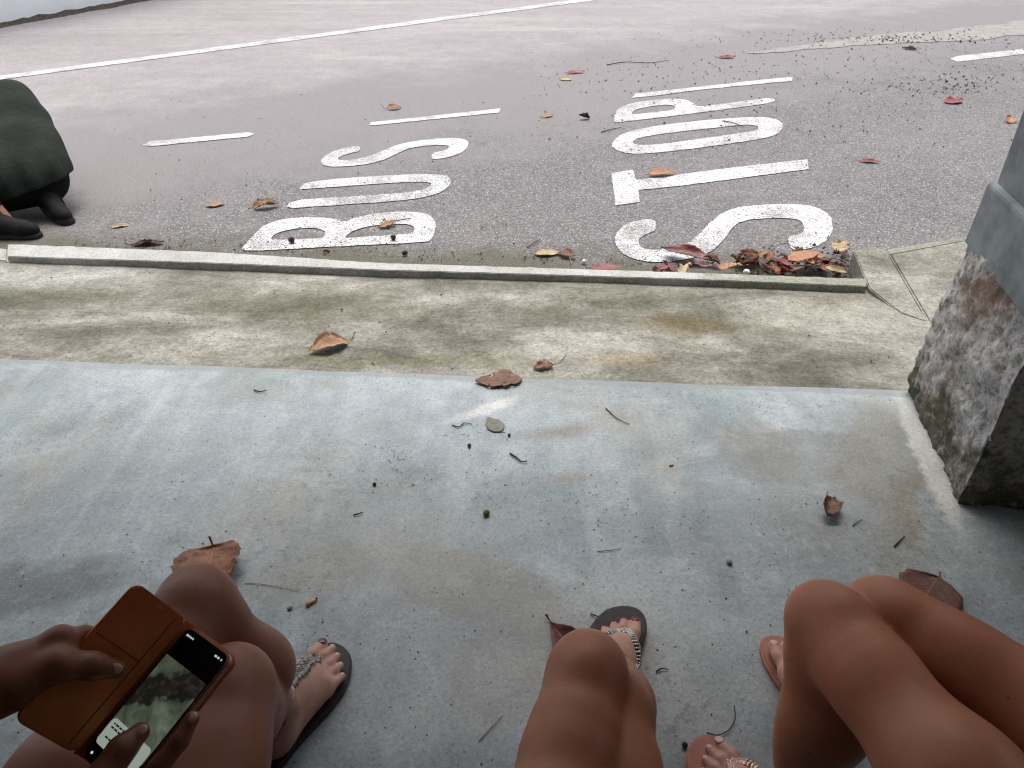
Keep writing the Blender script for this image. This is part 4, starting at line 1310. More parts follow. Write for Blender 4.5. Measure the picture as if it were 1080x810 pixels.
# ---- woman on the left, reading that phone
def left_woman():
    per = empty('person', (-.9, -.1, 0))
    tag(per, 'seated person at the left holding a phone in both hands with an ornate silver sandal', 'person', 'women sitting on the shelter bench')
    F = Field()
    kA = nvec(P(208, 643, .44)); kB = nvec(P(241, 735, .42))
    dA = nvec(P(95, 775, .46)) - kA; hA = kA + dA / np.linalg.norm(dA) * .45
    dB = nvec(P(205, 880, .44)) - kB; hB = kB + dB / np.linalg.norm(dB) * .42
    hA = hA * .65 + (hB + V3(-.20, 0, 0)) * .35; hA[2] = .415; hB[2] = .405
    T, sc = toe_frame((296, 784), (359, 691), -1, 1.0)
    th = .014
    aB = np.array(tuple(T @ Vector((0, .05, .11))))
    F.group(); leg_prims(F, hB, kB, aB, (.3, .9, 0), .088, .066, .0455, .029, .046)
    nl = foot_prims(F, T, sc, th)
    TA, scA = toe_frame((250, 830), (262, 745), +1, .95)
    aA = np.array(tuple(TA @ Vector((0, .05, .11))))
    F.group(); leg_prims(F, hA, kA, aA, (-.75, .65, 0), .084, .069, .0435, .030, .046, bow=(.045, .02, 0))
    foot_prims(F, TA, scA, th)
    F.group()
    FT = Field(); foot_prims(FT, T, sc, th)
    hips = (hA + hB) / 2 + V3(0, -.03, 0)
    d = (kA + kB) / 2 - hips; f = V3(d[0], d[1], 0); f /= np.linalg.norm(f); r = V3(f[1], -f[0], 0)
    shm = hips + V3(-.12, -.10, .48); hd = shm + V3(-.02, .10, .19)
    hu, fw, rot = torso_prims(F, hips, shm, hd, r, f)
    # left hand on the cover: thumb in front, fingers behind
    wl = FLp(-34, 731, -.006)
    pal = [FLp(64, 676, -.006), FLp(60, 690, -.016), FLp(56, 705, -.021), FLp(50, 722, -.020)]
    fing = [[pal[0], FLp(88, 670, -.013), FLp(112, 672, -.015), FLp(128, 680, -.0145)],
            [pal[1], FLp(86, 688, -.022), FLp(112, 692, -.022), FLp(130, 700, -.018)],
            [pal[2], FLp(82, 706, -.025), FLp(106, 712, -.024), FLp(122, 720, -.019)],
            [pal[3], FLp(76, 726, -.023), FLp(94, 733, -.022), FLp(106, 741, -.018)]]
    thumb = [FLp(18, 722, .010), FLp(60, 702, .014), FLp(97, 702, .0125), FLp(122, 706, .0098)]
    FLARE = (1.0, .78, .70, .62)
    hand_prims(F, wl, pal, fing, thumb)
    sl_ = shm - r * .165 - V3(0, 0, .05)
    arm_prims(F, sl_, wl + (sl_ - wl) * .45 + V3(-.16, .02, -.12), wl, r=(.043, .036, .031, .0235))
    # right hand under the phone: thumb on the glass, fingers up its right edge
    wr = PHp(112, 905, -.016)
    palr = [PHp(146, 838, -.006), PHp(134, 848, -.020), PHp(120, 853, -.027), PHp(106, 853, -.027)]
    fingr = [[palr[0], PHp(170, 806, -.004), PHp(190, 781, -.003), PHp(203, 757, -.002)],
             [palr[1], PHp(160, 806, -.024), PHp(170, 782, -.022), PHp(166, 762, -.020)],
             [palr[2], PHp(144, 810, -.030), PHp(150, 786, -.026), PHp(146, 766, -.021)],
             [palr[3], PHp(122, 818, -.030), PHp(126, 798, -.026), PHp(122, 780, -.021)]]
    thr = [PHp(92, 862, .012), PHp(108, 820, .019), PHp(128, 791, .018), PHp(148, 772, .0112)]
    hand_prims(F, wr, palr, fingr, thr)
    sr_ = shm + r * .165 - V3(0, 0, .05)
    arm_prims(F, sr_, sr_ + r * .05 + f * .02 - V3(0, 0, .27), wr)
    build_field('body', F, .0027, SKIN['a'], per, 2)
    add_head_parts(per, hd, r, hu, fw, rot, hair_m['dark'], .18)
    Fs = Field()
    for h, k in ((hA, kA), (hB, kB)): Fs.cone(h, h + (k - h) * .33, .101, .092, .03)
    Fs.cone(hips - r * .085, hips + r * .085, .118, .118, .03); Fs.cone(hips - r * .05 - f * .02 + V3(0, 0, .10), hips + r * .05 - f * .02 + V3(0, 0, .10), .108, .108, .04)
    build_field('shorts', Fs, .008, CL['black'], per, 2)
    Ft = Field(); sp = shm - hips
    for t, hw, rr in ((.22, .06, .108), (.45, .055, .099), (.72, .07, .111), (.90, .12, .075)):
        Ft.cone(hips + sp * t - r * hw, hips + sp * t + r * hw, rr, rr, .06)
    build_field('top', Ft, .008, CL['black'], per, 2)
    for c_, n_, d_, r_ in ((PHp(149, 771, .0185), Np, PHp(148, 772, 0) - PHp(128, 791, 0), .0062), (PHp(203.5, 757, .0045), Np, PHp(203, 757, 0) - PHp(192, 780, 0), .0050), (FLp(122, 705.5, .0175), Nf, FLp(122, 706, 0) - FLp(97, 702, 0), .0062)):
        d_ = d_ / np.linalg.norm(d_); x_ = np.cross(d_, n_); x_ /= np.linalg.norm(x_)
        bm = bmesh.new(); res = bmesh.ops.create_icosphere(bm, subdivisions=2, radius=1)
        for v in bm.verts: v.co = Vector(c_ + x_ * v.co.x * r_ * .8 + d_ * v.co.y * r_ + n_ * v.co.z * r_ * .28) - per.location
        from_bm('fingernail', bm, MAT['bare_nail'], per, True)
    # sandal with a leafy silver T-strap
    sandal(per, TA, scA * 1.05, th, MAT['dark_sole'])
    so = sandal(per, T, sc * 1.04, th, MAT['dark_sole'], shift=-.003)
    q = [(.017, .196), (.010, .165), (.004, .130), (.000, .100)]
    spine = strap_path(FT, T, [(x * sc, y * sc) for x, y in q])
    add_strap(so, per, T, spine, .0055, MAT['pewter'], .5)
    for sgn in (1, -1):
        pth = strap_path(FT, T, [(0, .100 * sc), (.020 * sgn * sc, .085 * sc), (.033 * sgn * sc, .060 * sc), (.034 * sgn * sc, .035 * sc)])
        add_strap(so, per, T, pth, .005, MAT['pewter'], .5)
    bm = bmesh.new(); rr = random.Random(4)
    for i in range(1, len(spine) - 1, 2):
        c = spine[i]
        for sgn in (1, -1):
            for ang, ln in ((50, .017), (85, .014)):
                d_ = Vector((math.sin(R(ang)) * sgn, math.cos(R(ang)) * -.6, 0)).normalized()
                tip = c + d_ * ln * rr.uniform(.85, 1.15)
                tip.z = foot_top(FT, T, tip.x, tip.y) + .0045
                m_ = (c + tip) / 2; m_.z += .003
                tube_bm(bm, [T @ c, T @ m_, T @ tip], [.0016, .0036, .0008], 6, .5)
    for v in bm.verts: v.co -= per.location
    from_bm('leaf_trim', bm, MAT['pewter'], so, True)
    add_beads(so, per, T, spine, MAT['pewter'], .0042, .006, .002, 8)
    add_nails(per, nl, T, MAT['dark_nail'], 'toenail painted dark brown', only=(0,))
    add_nails(per, nl, T, MAT['bare_nail'], None, only=(1, 2, 3, 4))
    return per
left_woman()

# ---- man squatting on the road at the left edge
def crouching():
    per = empty('person', (-2.2, 3.2, ROAD))
    tag(per, 'person in a dark olive shirt and black shorts squatting on the road', 'person')
    D = 3.42
    def q(px, py, dd=0): return nvec(Q(px, py, D + dd))
    hipc = q(20, 178, .04); shm = q(-12, 118, .20); hd = q(-66, 128, .42)
    F = Field()
    sp = shm - hipc
    f = V3(-.60, .80, 0); r = V3(.80, .60, 0)
    hu, fw, rot = torso_prims(F, hipc, shm, hd, r, f, wide=.92)
    G = ROAD
    kneeL = nvec(Q(-75, 182, D + .02)); kneeR = nvec(Q(-20, 165, D + .52))
    aN = nvec(P(4, 247, G)) + V3(0, 0, .12); aF = nvec(P(58, 231, G)) + V3(.0, 0.03, .10)
    F.group(); leg_prims(F, hipc - r * .09, kneeL, aN, (-1, 0.2, 0), .085, .072, .052, .036, .055)
    F.group(); leg_prims(F, hipc + r * .09, kneeR, aF, (-.6, .8, 0), .085, .072, .052, .036, .055)
    F.group()
    for s_ in (-1, 1):
        s0 = shm + r * .16 * s_
        el = s0 + f * .22 + V3(0, 0, -.17); wr = el + f * .22 + V3(0, 0, -.04) - r * .08 * s_
        arm_prims(F, s0, el, wr, r=(.05, .042, .038, .028))
        pal = [wr + f * .075 + r * (.028 - .019 * i) * s_ - V3(0, 0, .01) for i in range(4)]
        fing = [[p_, p_ + f * .03 - V3(0, 0, .006), p_ + f * .045 - V3(0, 0, .022), p_ + f * .045 - V3(0, 0, .038)] for p_ in pal]
        hand_prims(F, wr, pal, fing, [wr + f * .015 - r * .015 * s_, wr + f * .04 - r * .042 * s_, wr + f * .068 - r * .048 * s_])
    # bare feet inside the shoes
    F.cone(aN, aN + V3(.06, -.02, -.08), .034, .03, .02); F.cone(aF, aF + V3(.0, .0, -.05), .034, .03, .02)
    build_field('body', F, .006, SKIN['d'], per, 2)
    add_head_parts(per, hd, r, hu, fw, rot, hair_m['dark'], .06)
    # shirt: stretched over the bent back, hem with folds
    Fs = Field()
    spine = [(-6, 114, .19, .118), (4, 134, .15, .130), (15, 158, .10, .134), (23, 176, .06, .127), (27, 192, .04, .121)]
    cs = [(q(x, y, dd), rr) for x, y, dd, rr in spine]
    for c_, rr in cs: Fs.cone(c_ - r * .07, c_ + r * .07, rr, rr, .06)
    for s_ in (-1, 1):
        s0 = shm + r * .16 * s_
        Fs.cone(s0 - r * .06 * s_, s0 + f * .16 - V3(0, 0, .11), .080, .066, .06)
    up = sp / np.linalg.norm(sp)
    hem_o = nvec(Q(62, 192, D)); hn_ = V3(-.22, 0, .975)
    def fold(X, d):
        a = X @ r; b = X @ hn_
        g_ = np.clip((.22 - (b - hem_o @ hn_)) / .22, 0, 1)
        return d + .006 * np.sin(a * 62 + 9 * b) * g_ + .004 * np.sin(a * 31 - 25 * b + 1) * np.clip(1.4 - np.abs(b - hem_o @ hn_) * 2, 0, 1)
    build_field('shirt', Fs, .006, CL['olive'], per, 2, extra=fold, cut=lambda X: -(X - hem_o) @ hn_)
    Fb = Field()
    bc = nvec(Q(24, 192, D + .04))
    Fb.cone(bc - r * .075, bc + r * .075, .114, .114, .03)
    for h, k in ((hipc - r * .09, kneeL), (hipc + r * .09, kneeR)):
        Fb.cone(h, h + (k - h) * .75, .098, .086, .03)
    build_field('shorts', Fb, .007, CL['black'], per, 2)
    for a_, kk in ((aN, kneeL), (aF, kneeR)):
        d_ = V3(-.2, 0, 1.0); A = Field()
        A.cone(a_ - d_ * .05, a_ + d_ * (.05 if a_ is aN else .06), .036, .038, .02)
        build_field('sock', A, .006, CL['black'], per, 2)
    # trainers
    for heel, toe, up_ in ((nvec(P(-12, 250, G)), nvec(P(46, 251, G)), 0), (nvec(P(48, 226, G)) , nvec(P(77, 238, G)), 1)):
        A = Field()
        d = toe - heel; d[2] = 0; L = np.linalg.norm(d); d /= L; L = .27
        sd_ = V3(d[1], -d[0], 0)
        heel = toe - d * L
        z = V3(0, 0, 1)
        def pt(a, s_, h): return heel + d * a + sd_ * s_ + z * h
        tilt = .10 if up_ else .0
        def lift(a): return tilt * max(0, (.17 - a) / .17)
        def ptl(a, s_, h): return pt(a, s_, h + lift(a))
        A.cone(ptl(.04, 0, .055), ptl(.10, 0, .05), .040, .041, .02)
        A.cone(ptl(.05, 0, .085), ptl(.07, 0, .115), .040, .042, .02)
        A.cone(ptl(.10, 0, .060), ptl(.20, .004, .042), .043, .036, .03)
        A.cone(ptl(.20, .004, .040), ptl(.235, .004, .038), .036, .030, .02)
        sh_ = build_field('shoe', A, .006, MAT['black_plastic'], per, 2, cut=lambda X: -(X[..., 2] - (G + .018)) if not up_ else (-(X[..., 2] - (G + .006))))
        B_ = Field()
        B_.cone(ptl(.035, 0, .012), ptl(.12, 0, .012), .036, .036, .01); B_.cone(ptl(.12, 0, .012), ptl(.235, .004, .013), .038, .034, .01)
        build_field('shoe_sole', B_, .005, MAT['strap_dark'], sh_, 1, cut=(lambda X: np.maximum(-(X[..., 2] - (G + .001)), (X[..., 2] - (G + .026)))) if not up_ else (lambda X: -(X[..., 2] - (G + .001))))
        bm = bmesh.new()
        for s_ in (-1, 1):
            base = ptl(.115, .006 * s_, .10)
            tube_bm(bm, [Vector(base), Vector(base + sd_ * .02 * s_ + z * .03), Vector(base + sd_ * .05 * s_ + z * .012), Vector(base + sd_ * .03 * s_ - z * .002), Vector(base)], .0022, 6)
        for a in (.12, .14, .16):
            tube_bm(bm, [Vector(ptl(a, -.03, .075)), Vector(ptl(a, 0, .104 - (a - .12) * .5)), Vector(ptl(a, .03, .075))], .0024, 6)
        for v in bm.verts: v.co -= per.location
        from_bm('laces', bm, MAT['strap_dark'], sh_, True)
    return per
crouching()

# ------------------------------------------------------------------ fallen leaves
def mat_leaf(name, c1, c2, vein, rough=.6, spot=(.04, .02, .015), sp=.5):
    k = M(name, rough, .35)
    uv = k.node('ShaderNodeTexCoord').outputs['UV']
    x, y, z = k.sep(uv)
    n = k.noise(7, 5, .7, vec=k.coord()); n = k.noise(55, 5, .65, vec=k.coord())
    c = k.mix(k.rng(n, .34, .64), c1, c2)
    s2 = k.noise(24, 5, .75, vec=k.coord())
    c = k.mix(k.rng(s2, .56, .70, 0, sp), c, spot)
    av = k.math('ABSOLUTE', k.math('SUBTRACT', x, .5))
    ph = k.math('SUBTRACT', k.math('MULTIPLY', y, 8.0), k.math('MULTIPLY', av, 4.6))
    fr = k.math('ABSOLUTE', k.math('SUBTRACT', k.math('FRACT', ph), .5))
    vn = k.math('MAXIMUM', k.rng(fr, .07, .02), k.rng(av, .022, .010))
    c = k.mix(k.math('MULTIPLY', vn, .65), c, vein)
    # the pale underside
    bf = k.node('ShaderNodeNewGeometry').outputs['Backfacing']
    f = k.noise(300, 3, .7, vec=k.coord())
    c = k.mix(k.rng(f, .35, .65, 0, .35), c, tuple(v * .45 for v in c1))
    k.color(c); k.bump(k.math('ADD', f, k.math('MULTIPLY', vn, 1.5)), .4, .0015)
    return k.m
LM = dict(
    tan=mat_leaf('tan_dry_leaf', (.30, .165, .085), (.42, .255, .145), (.20, .105, .05), .7),
    brown=mat_leaf('brown_dry_leaf', (.12, .060, .036), (.235, .125, .075), (.08, .04, .025), .65),
    dark=mat_leaf('dark_dead_leaf', (.040, .022, .018), (.095, .050, .038), (.03, .018, .014), .6),
    grey=mat_leaf('bleached_leaf', (.185, .175, .145), (.28, .265, .22), (.05, .05, .04), .8, (.06, .06, .045), .4),
    maroon=mat_leaf('maroon_leaf', (.095, .020, .020), (.18, .042, .038), (.22, .085, .06), .4),
    russet=mat_leaf('russet_dead_leaf', (.135, .046, .030), (.31, .135, .062), (.30, .17, .09), .55, (.045, .018, .015), .6),
    russet_dark=mat_leaf('dark_russet_leaf', (.075, .028, .020), (.145, .055, .038), (.20, .09, .055), .6, (.03, .014, .012), .6),
    red=mat_leaf('red_leaf', (.20, .040, .042), (.31, .085, .078), (.34, .12, .09), .45, (.10, .02, .02), .35),
    orange=mat_leaf('orange_leaf', (.31, .130, .060), (.43, .205, .105), (.30, .10, .035), .5, (.20, .06, .02), .4),
    yellow=mat_leaf('yellow_leaf', (.40, .30, .06), (.52, .41, .11), (.40, .28, .05), .55, (.2, .12, .03), .3),
    straw=mat_leaf('straw_coloured_leaf', (.42, .31, .17), (.56, .44, .27), (.28, .18, .09), .75, (.15, .09, .05), .4),
)
MAT['stalk'] = simple('leaf_stalk', (.22, .12, .065), .7, .3, .3, 90)
MAT['stalk_dark'] = simple('dark_leaf_stalk', (.06, .035, .025), .7, .3, .3, 90)

def leaf(kind, label, px, py, z, L, W, m, heading, curl=0.0, bend=0.0, wave=.08, torn=0.0, seed=0, tilt=(0, 0), shape=1.0, stem=.25, fold=0.0, group=None, stalk=None, stem_up=.15, span=(0, 1), lift=.001, rib=.10):
    """heading: direction of the tip in the ground plane, degrees (0 = +x). curl rolls the blade across, bend along it"""
    p0 = P(px, py, z)
    nu, nv = 26, 14
    verts, uvs, faces, idx = [], [], [], {}
    prof = []
    y = zz = 0.0
    for i in range(nu + 1):
        u = i / nu
        a = bend * (u - .35)
        prof.append((y, zz, a))
        y += L / nu * math.cos(a); zz += L / nu * math.sin(a)
    yc = prof[nu // 2][0]
    for i in range(nu + 1):
        u = i / nu
        w = W * .5 * max(0.0, math.sin(math.pi * min(1, u ** shape)) ** .72) * (1 - .25 * u) + .0006
        for j in range(nv + 1):
            v = -1 + 2 * j / nv
            ww = w * (1 + (torn * (mnoise.noise(Vector((u * 9, seed * 2.7 + (v > 0), seed)))) * (abs(v) ** 1.5)))
            s_ = v * ww
            if abs(curl) > 1e-3:
                k = curl / (W * .5)
                x, h = math.sin(s_ * k) / k, (1 - math.cos(s_ * k)) / k
            else: x, h = s_, 0.0
            h += abs(v) * ww * fold
            vein = math.sin((u * 8 - abs(v) * 2.3 * w / (W * .5)) * 2 * math.pi)
            h += wave * W * (.55 * mnoise.noise(Vector((u * 3.1 + seed, v * 2.0, seed * .7))) * (.3 + abs(v)) + rib * vein * abs(v) ** .5)
            yy, z0, a = prof[i]
            verts.append(Vector((x, yy - yc - math.sin(a) * h, z0 + math.cos(a) * h)))
            uvs.append((.5 + .5 * v, u))
    for i in range(nu):
        for j in range(nv):
            u = (i + .5) / nu; v = abs(-1 + 2 * (j + .5) / nv)
            if not (span[0] <= u <= span[1]): continue
            if torn and v > .35 and mnoise.noise(Vector((u * 7 + seed * 5, (j / nv) * 6, seed))) > .62 - torn * .35: continue
            q = i * (nv + 1) + j
            faces.append((q, q + 1, q + nv + 2, q + nv + 1))
    rot = Matrix.Rotation(R(tilt[0]), 3, 'X') @ Matrix.Rotation(R(tilt[1]), 3, 'Y')
    verts = [rot @ v for v in verts]
    used = set(i for f in faces for i in f)
    mz = min(verts[i].z for i in used)
    me = bpy.data.meshes.new(kind)
    me.from_pydata([tuple(v - Vector((0, 0, mz))) for v in verts], [], faces)
    uvl = me.uv_layers.new(name='UVMap')
    for lp in me.loops: uvl.data[lp.index].uv = uvs[lp.vertex_index]
    bm = bmesh.new(); bm.from_mesh(me)
    loose = [v for v in bm.verts if not v.link_faces]
    bmesh.ops.delete(bm, geom=loose, context='VERTS')
    # keep the largest connected piece so the blade stays one piece
    seen = set(); best = []
    for v in bm.verts:
        if v in seen: continue
        comp = []; stack = [v]; seen.add(v)
        while stack:
            a = stack.pop(); comp.append(a)
            for e in a.link_edges:
                o_ = e.other_vert(a)
                if o_ not in seen: seen.add(o_); stack.append(o_)
        if len(comp) > len(best): best = comp
    bs = set(best)
    bmesh.ops.delete(bm, geom=[v for v in bm.verts if v not in bs], context='VERTS')
    bm.to_mesh(me); bm.free()
    o = link_mesh(kind, me, m, None, True)
    o.location = (p0.x, p0.y, z + lift)
    o.rotation_euler = (0, 0, R(heading - 90))
    sd_ = o.modifiers.new('thickness', 'SOLIDIFY'); sd_.thickness = .0004; sd_.offset = 1
    tag(o, label, 'leaf', group)
    if stem:
        b = verts[nv // 2] - Vector((0, 0, mz)); c = verts[(nu // 3) * (nv + 1) + nv // 2] - Vector((0, 0, mz))
        d = (b - c).normalized(); sl = stem * L
        bm = bmesh.new()
        side = Vector((.22 * (1 if seed % 2 else -1), 0, 0))
        pts = [b + d * -.03 * L, b + d * sl * .4 + Vector((0, 0, .05 * sl)), b + d * sl * .75 + side * sl * .5 + Vector((0, 0, stem_up * sl)), b + d * sl + side * sl + Vector((0, 0, stem_up * sl * 1.6))]
        pts = [Vector((q.x, q.y, max(.0016, q.z))) for q in catmull(pts, 4)]
        r = max(.0011, L * .013)
        tube_bm(bm, pts, [r * (.8 + .5 * i / len(pts)) for i in range(len(pts))], 6)
        from_bm('leaf_stalk', bm, stalk or MAT['stalk'], o, True)
    return o
RZ = Zb + .002
def sz(px, py): return strip_z(P(px, py, -.03))
GS = 'dead leaves on the concrete'; GR = 'dead leaves on the road'; GG = 'leaves caught in the gutter'
# on the strip and the slab
leaf('dead_leaf', 'curled tan leaf with a raised stalk lying alone on the mossy concrete strip', 347, 367, sz(347, 367), .125, .085, LM['tan'], 215, .9, -.5, .16, .25, 3, (8, -10), .9, .28, .15, GS, stem_up=.5)
leaf('dead_leaf', 'small brown broken leaf with a long bent stalk on the strip', 573, 388, sz(573, 388), .062, .05, LM['brown'], 200, .3, -.3, .22, .8, 5, (0, 5), .8, .75, .1, GS, MAT['stalk_dark'], .3)
leaf('dead_leaf', 'flat brown half leaf lying across the edge of the grey slab', 526, 402, .002, .135, .085, LM['brown'], 185, .25, .2, .10, .3, 8, (0, 0), .9, 0, .05, GS, span=(.0, 1))
leaf('dead_leaf', 'bleached grey leaf with dark ribs lying flat on the slab', 521, 448, .002, .070, .050, LM['grey'], 120, .1, .1, .06, .15, 11, (0, 0), .85, .25, 0, GS, MAT['stalk_dark'])
leaf('dead_leaf', 'crumpled dark brown leaf on the slab left of the pillar foot', 874, 538, .002, .085, .075, LM['brown'], 62, 1.9, .5, .28, .5, 13, (-14, 12), .9, .2, .25, GS, MAT['stalk_dark'], .6)
leaf('dead_leaf', 'large ribbed russet leaf behind the knee of the person with the phone', 222, 608, .002, .165, .155, LM['russet'], 285, .55, -.35, .14, .2, 17, (6, 4), .75, .10, .06, GS, MAT['stalk'], .8, rib=.22)
leaf('dead_leaf', 'folded dark red leaf sticking out beside the middle knee', 600, 682, .002, .130, .070, LM['maroon'], 300, .9, .2, .10, .1, 21, (4, 14), 1.5, .10, .6, GS, MAT['stalk_dark'], .5)
leaf('dead_leaf', 'broad torn maroon brown leaf behind the knees at the right', 974, 633, .002, .16, .13, LM['russet_dark'], 226, .1, .06, .05, .25, 23, (0, 0), .70, .08, .0, GS, MAT['stalk'], .15)
# on the road
leaf('dead_leaf', 'curled brown leaf on the asphalt left of the letter B', 281, 219, RZ, .120, .075, LM['tan'], 20, 1.3, -.5, .25, .3, 31, (5, 12), .9, .2, .3, GR, MAT['stalk_dark'])
leaf('dead_leaf', 'small pinkish tan leaf left of the curled brown road leaf', 227, 217, RZ, .085, .055, LM['tan'], 15, .4, .3, .15, .2, 33, (0, 0), .9, .15, .1, GR)
leaf('dead_leaf', 'small straw coloured leaf on the road beside the squatting person', 127, 239, RZ, .070, .030, LM['straw'], 25, .7, .2, .15, .2, 35, (0, 10), .9, .2, .2, GR)
leaf('dead_leaf', 'shrivelled blackish leaf by the kerb near the squatting person', 157, 258, RZ, .130, .050, LM['dark'], 10, 1.2, .4, .30, .4, 37, (0, 0), .9, .2, .2, GR, MAT['stalk_dark'])
leaf('dead_leaf', 'small brown leaf lying inside the lower bowl of the letter B', 409, 238, RZ + .004, .085, .055, LM['tan'], 40, .8, .5, .3, .5, 39, (0, 8), .9, .5, .2, GR, MAT['stalk_dark'], .4)
leaf('dead_leaf', 'tiny crumpled leaf on the kerb edge below the letter B', 345, 268, KERB + .001, .040, .032, LM['brown'], 60, 1.5, .6, .35, .4, 41, (0, 0), .9, 0, .3, GR)
leaf('dead_leaf', 'small rusty leaf on the road above between the two words', 577, 123, RZ, .095, .055, LM['tan'], 30, .5, .3, .2, .2, 43, (0, 8), .9, .2, .1, GR)
leaf('dead_leaf', 'dark folded leaf standing on the road left of the letter P', 616, 126, RZ, .080, .060, LM['dark'], 200, 1.4, .4, .2, .3, 45, (20, 20), .9, 0, .4, GR)
leaf('dead_leaf', 'long orange brown leaf lying across the letter T', 699, 184, RZ + .005, .150, .075, LM['orange'], 14, .5, -.25, .10, .05, 47, (0, 8), .75, .12, .12, GR)
leaf('dead_leaf', 'narrow crimson leaf on the road right of the letter T', 917, 171, RZ, .105, .045, LM['red'], -12, .7, .4, .12, .05, 49, (0, 12), .9, .2, .2, GR)
leaf('dead_leaf', 'broad red leaf on the road below the right hand dash', 1006, 108, RZ, .150, .110, LM['red'], 20, .45, .4, .12, .15, 51, (0, 12), .8, .12, .15, GR)
leaf('dead_leaf', 'curled orange tan leaf at the right edge beside the pillar', 1064, 128, RZ, .110, .085, LM['orange'], 60, 1.0, .3, .2, .2, 53, (4, 18), .9, .1, .2, GR)
leaf('dead_leaf', 'small orange leaf just above the dash over the word BUS', 416, 115, RZ, .095, .060, LM['orange'], 20, .8, -.5, .15, .1, 55, (0, 15), .9, .45, .2, GR, MAT['stalk_dark'], .6)
leaf('dead_leaf', 'pale rosy leaf at the edge of the bay next to a yellow scrap', 607, 77, RZ, .150, .070, LM['red'], 15, .5, .3, .12, .1, 57, (0, 8), .9, .1, .1, GR)
leaf('dead_leaf', 'yellow green scrap of leaf on the road at the bay edge', 597, 84.5, RZ, .090, .045, LM['yellow'], 5, .4, .2, .12, .1, 59, (0, 10), .9, 0, .1, GR)
leaf('dead_leaf', 'reddish brown leaf at the left end of the sandy strip', 767, 61, RZ, .150, .065, LM['red'], 10, .6, .3, .15, .1, 61, (0, 8), .9, .3, .1, GR, MAT['stalk_dark'])
leaf('dead_leaf', 'straw brown leaf with a point on the seed litter under the sandy strip', 959, 52, RZ, .130, .080, LM['tan'], 150, .8, .4, .2, .2, 63, (0, 15), .9, .2, .2, GR)
# caught in the gutter
GZ = Zb + .004
leaf('dead_leaf', 'mottled green and brown leaf lying against the kerb between the words', 578, 268, GZ, .110, .055, LM['straw'], 10, .5, .3, .18, .2, 71, (0, 6), .9, .2, .1, GG)
leaf('dead_leaf', 'rust coloured leaf beside the mottled one against the kerb', 598, 269, GZ + .006, .085, .055, LM['brown'], -40, .7, .3, .2, .3, 72, (0, 10), .9, .5, .1, GG)
leaf('dead_leaf', 'flat bright red leaf lying along the back of the pale kerb', 640, 283, GZ + .055, .125, .045, LM['red'], 4, .5, .25, .10, .1, 73, (0, 4), .9, .15, .1, GG)
leaf('dead_leaf', 'big dark maroon rolled leaf lying over the foot of the letter S', 727, 270, GZ + .022, .215, .100, LM['maroon'], -27, 1.15, .15, .14, .06, 75, (-4, 6), .9, .06, .1, GG, MAT['stalk_dark'])
leaf('dead_leaf', 'bright red leaf in front of the big maroon one', 742, 285, GZ + .045, .095, .085, LM['red'], 250, .4, .3, .10, .1, 77, (18, 0), .8, .2, .1, GG)
leaf('dead_leaf', 'small pale orange leaf right of the bright red one', 764, 283, GZ + .05, .052, .042, LM['orange'], 40, .4, .3, .12, .1, 79, (12, 0), .8, 0, .1, GG)
leaf('dead_leaf', 'orange leaf lying on top of the gutter heap', 847, 274, GZ + .062, .130, .085, LM['orange'], 8, .35, .3, .10, .05, 81, (10, 2), .8, .1, .1, GG)
leaf('dead_leaf', 'lacy straw coloured leaf at the far corner of the gutter heap', 886, 263, GZ + .055, .085, .080, LM['straw'], 50, .6, .4, .25, .8, 83, (14, 0), .8, 0, .1, GG)
leaf('dead_leaf', 'curled straw coloured strip of leaf at the near corner of the gutter heap', 882, 287, GZ + .055, .095, .040, LM['straw'], -55, 1.3, .8, .2, .1, 85, (0, 20), .9, 0, .2, GG)
leaf('dead_leaf', 'dull red leaf half buried in the front of the gutter heap', 832, 288, GZ + .045, .120, .060, LM['maroon'], 12, .8, .3, .2, .2, 87, (6, 0), .9, 0, .1, GG)
leaf('dead_leaf', 'rosy brown leaf scrap by the kerb left of the gutter heap', 700, 283, GZ + .03, .05, .035, LM['red'], 30, .5, .3, .2, .2, 89, (0, 0), .9, 0, .1, GG)
rl = random.Random(21)
for i in range(30):
    px = rl.uniform(775, 893) if i % 5 else rl.uniform(690, 775); py = rl.uniform(270, 290)
    m_ = rl.choice(['dark', 'russet', 'brown', 'brown', 'maroon', 'tan', 'russet_dark', 'straw', 'red'])
    hgt = GZ + .008 + .038 * (1 - abs(px - 850) / 90) * rl.uniform(.3, 1) + max(0, (py - 280)) * .0015
    leaf('dead_leaf', 'one of the small withered leaves and scraps tangled in the gutter heap', px, py, hgt, rl.uniform(.065, .125), rl.uniform(.035, .065), LM[m_], rl.uniform(0, 360), rl.uniform(.5, 1.6), rl.uniform(-.6, .8), .3, .45, 100 + i, (rl.uniform(-20, 20), rl.uniform(-25, 25)), .9, 0, .2, 'withered scraps in the gutter heap')
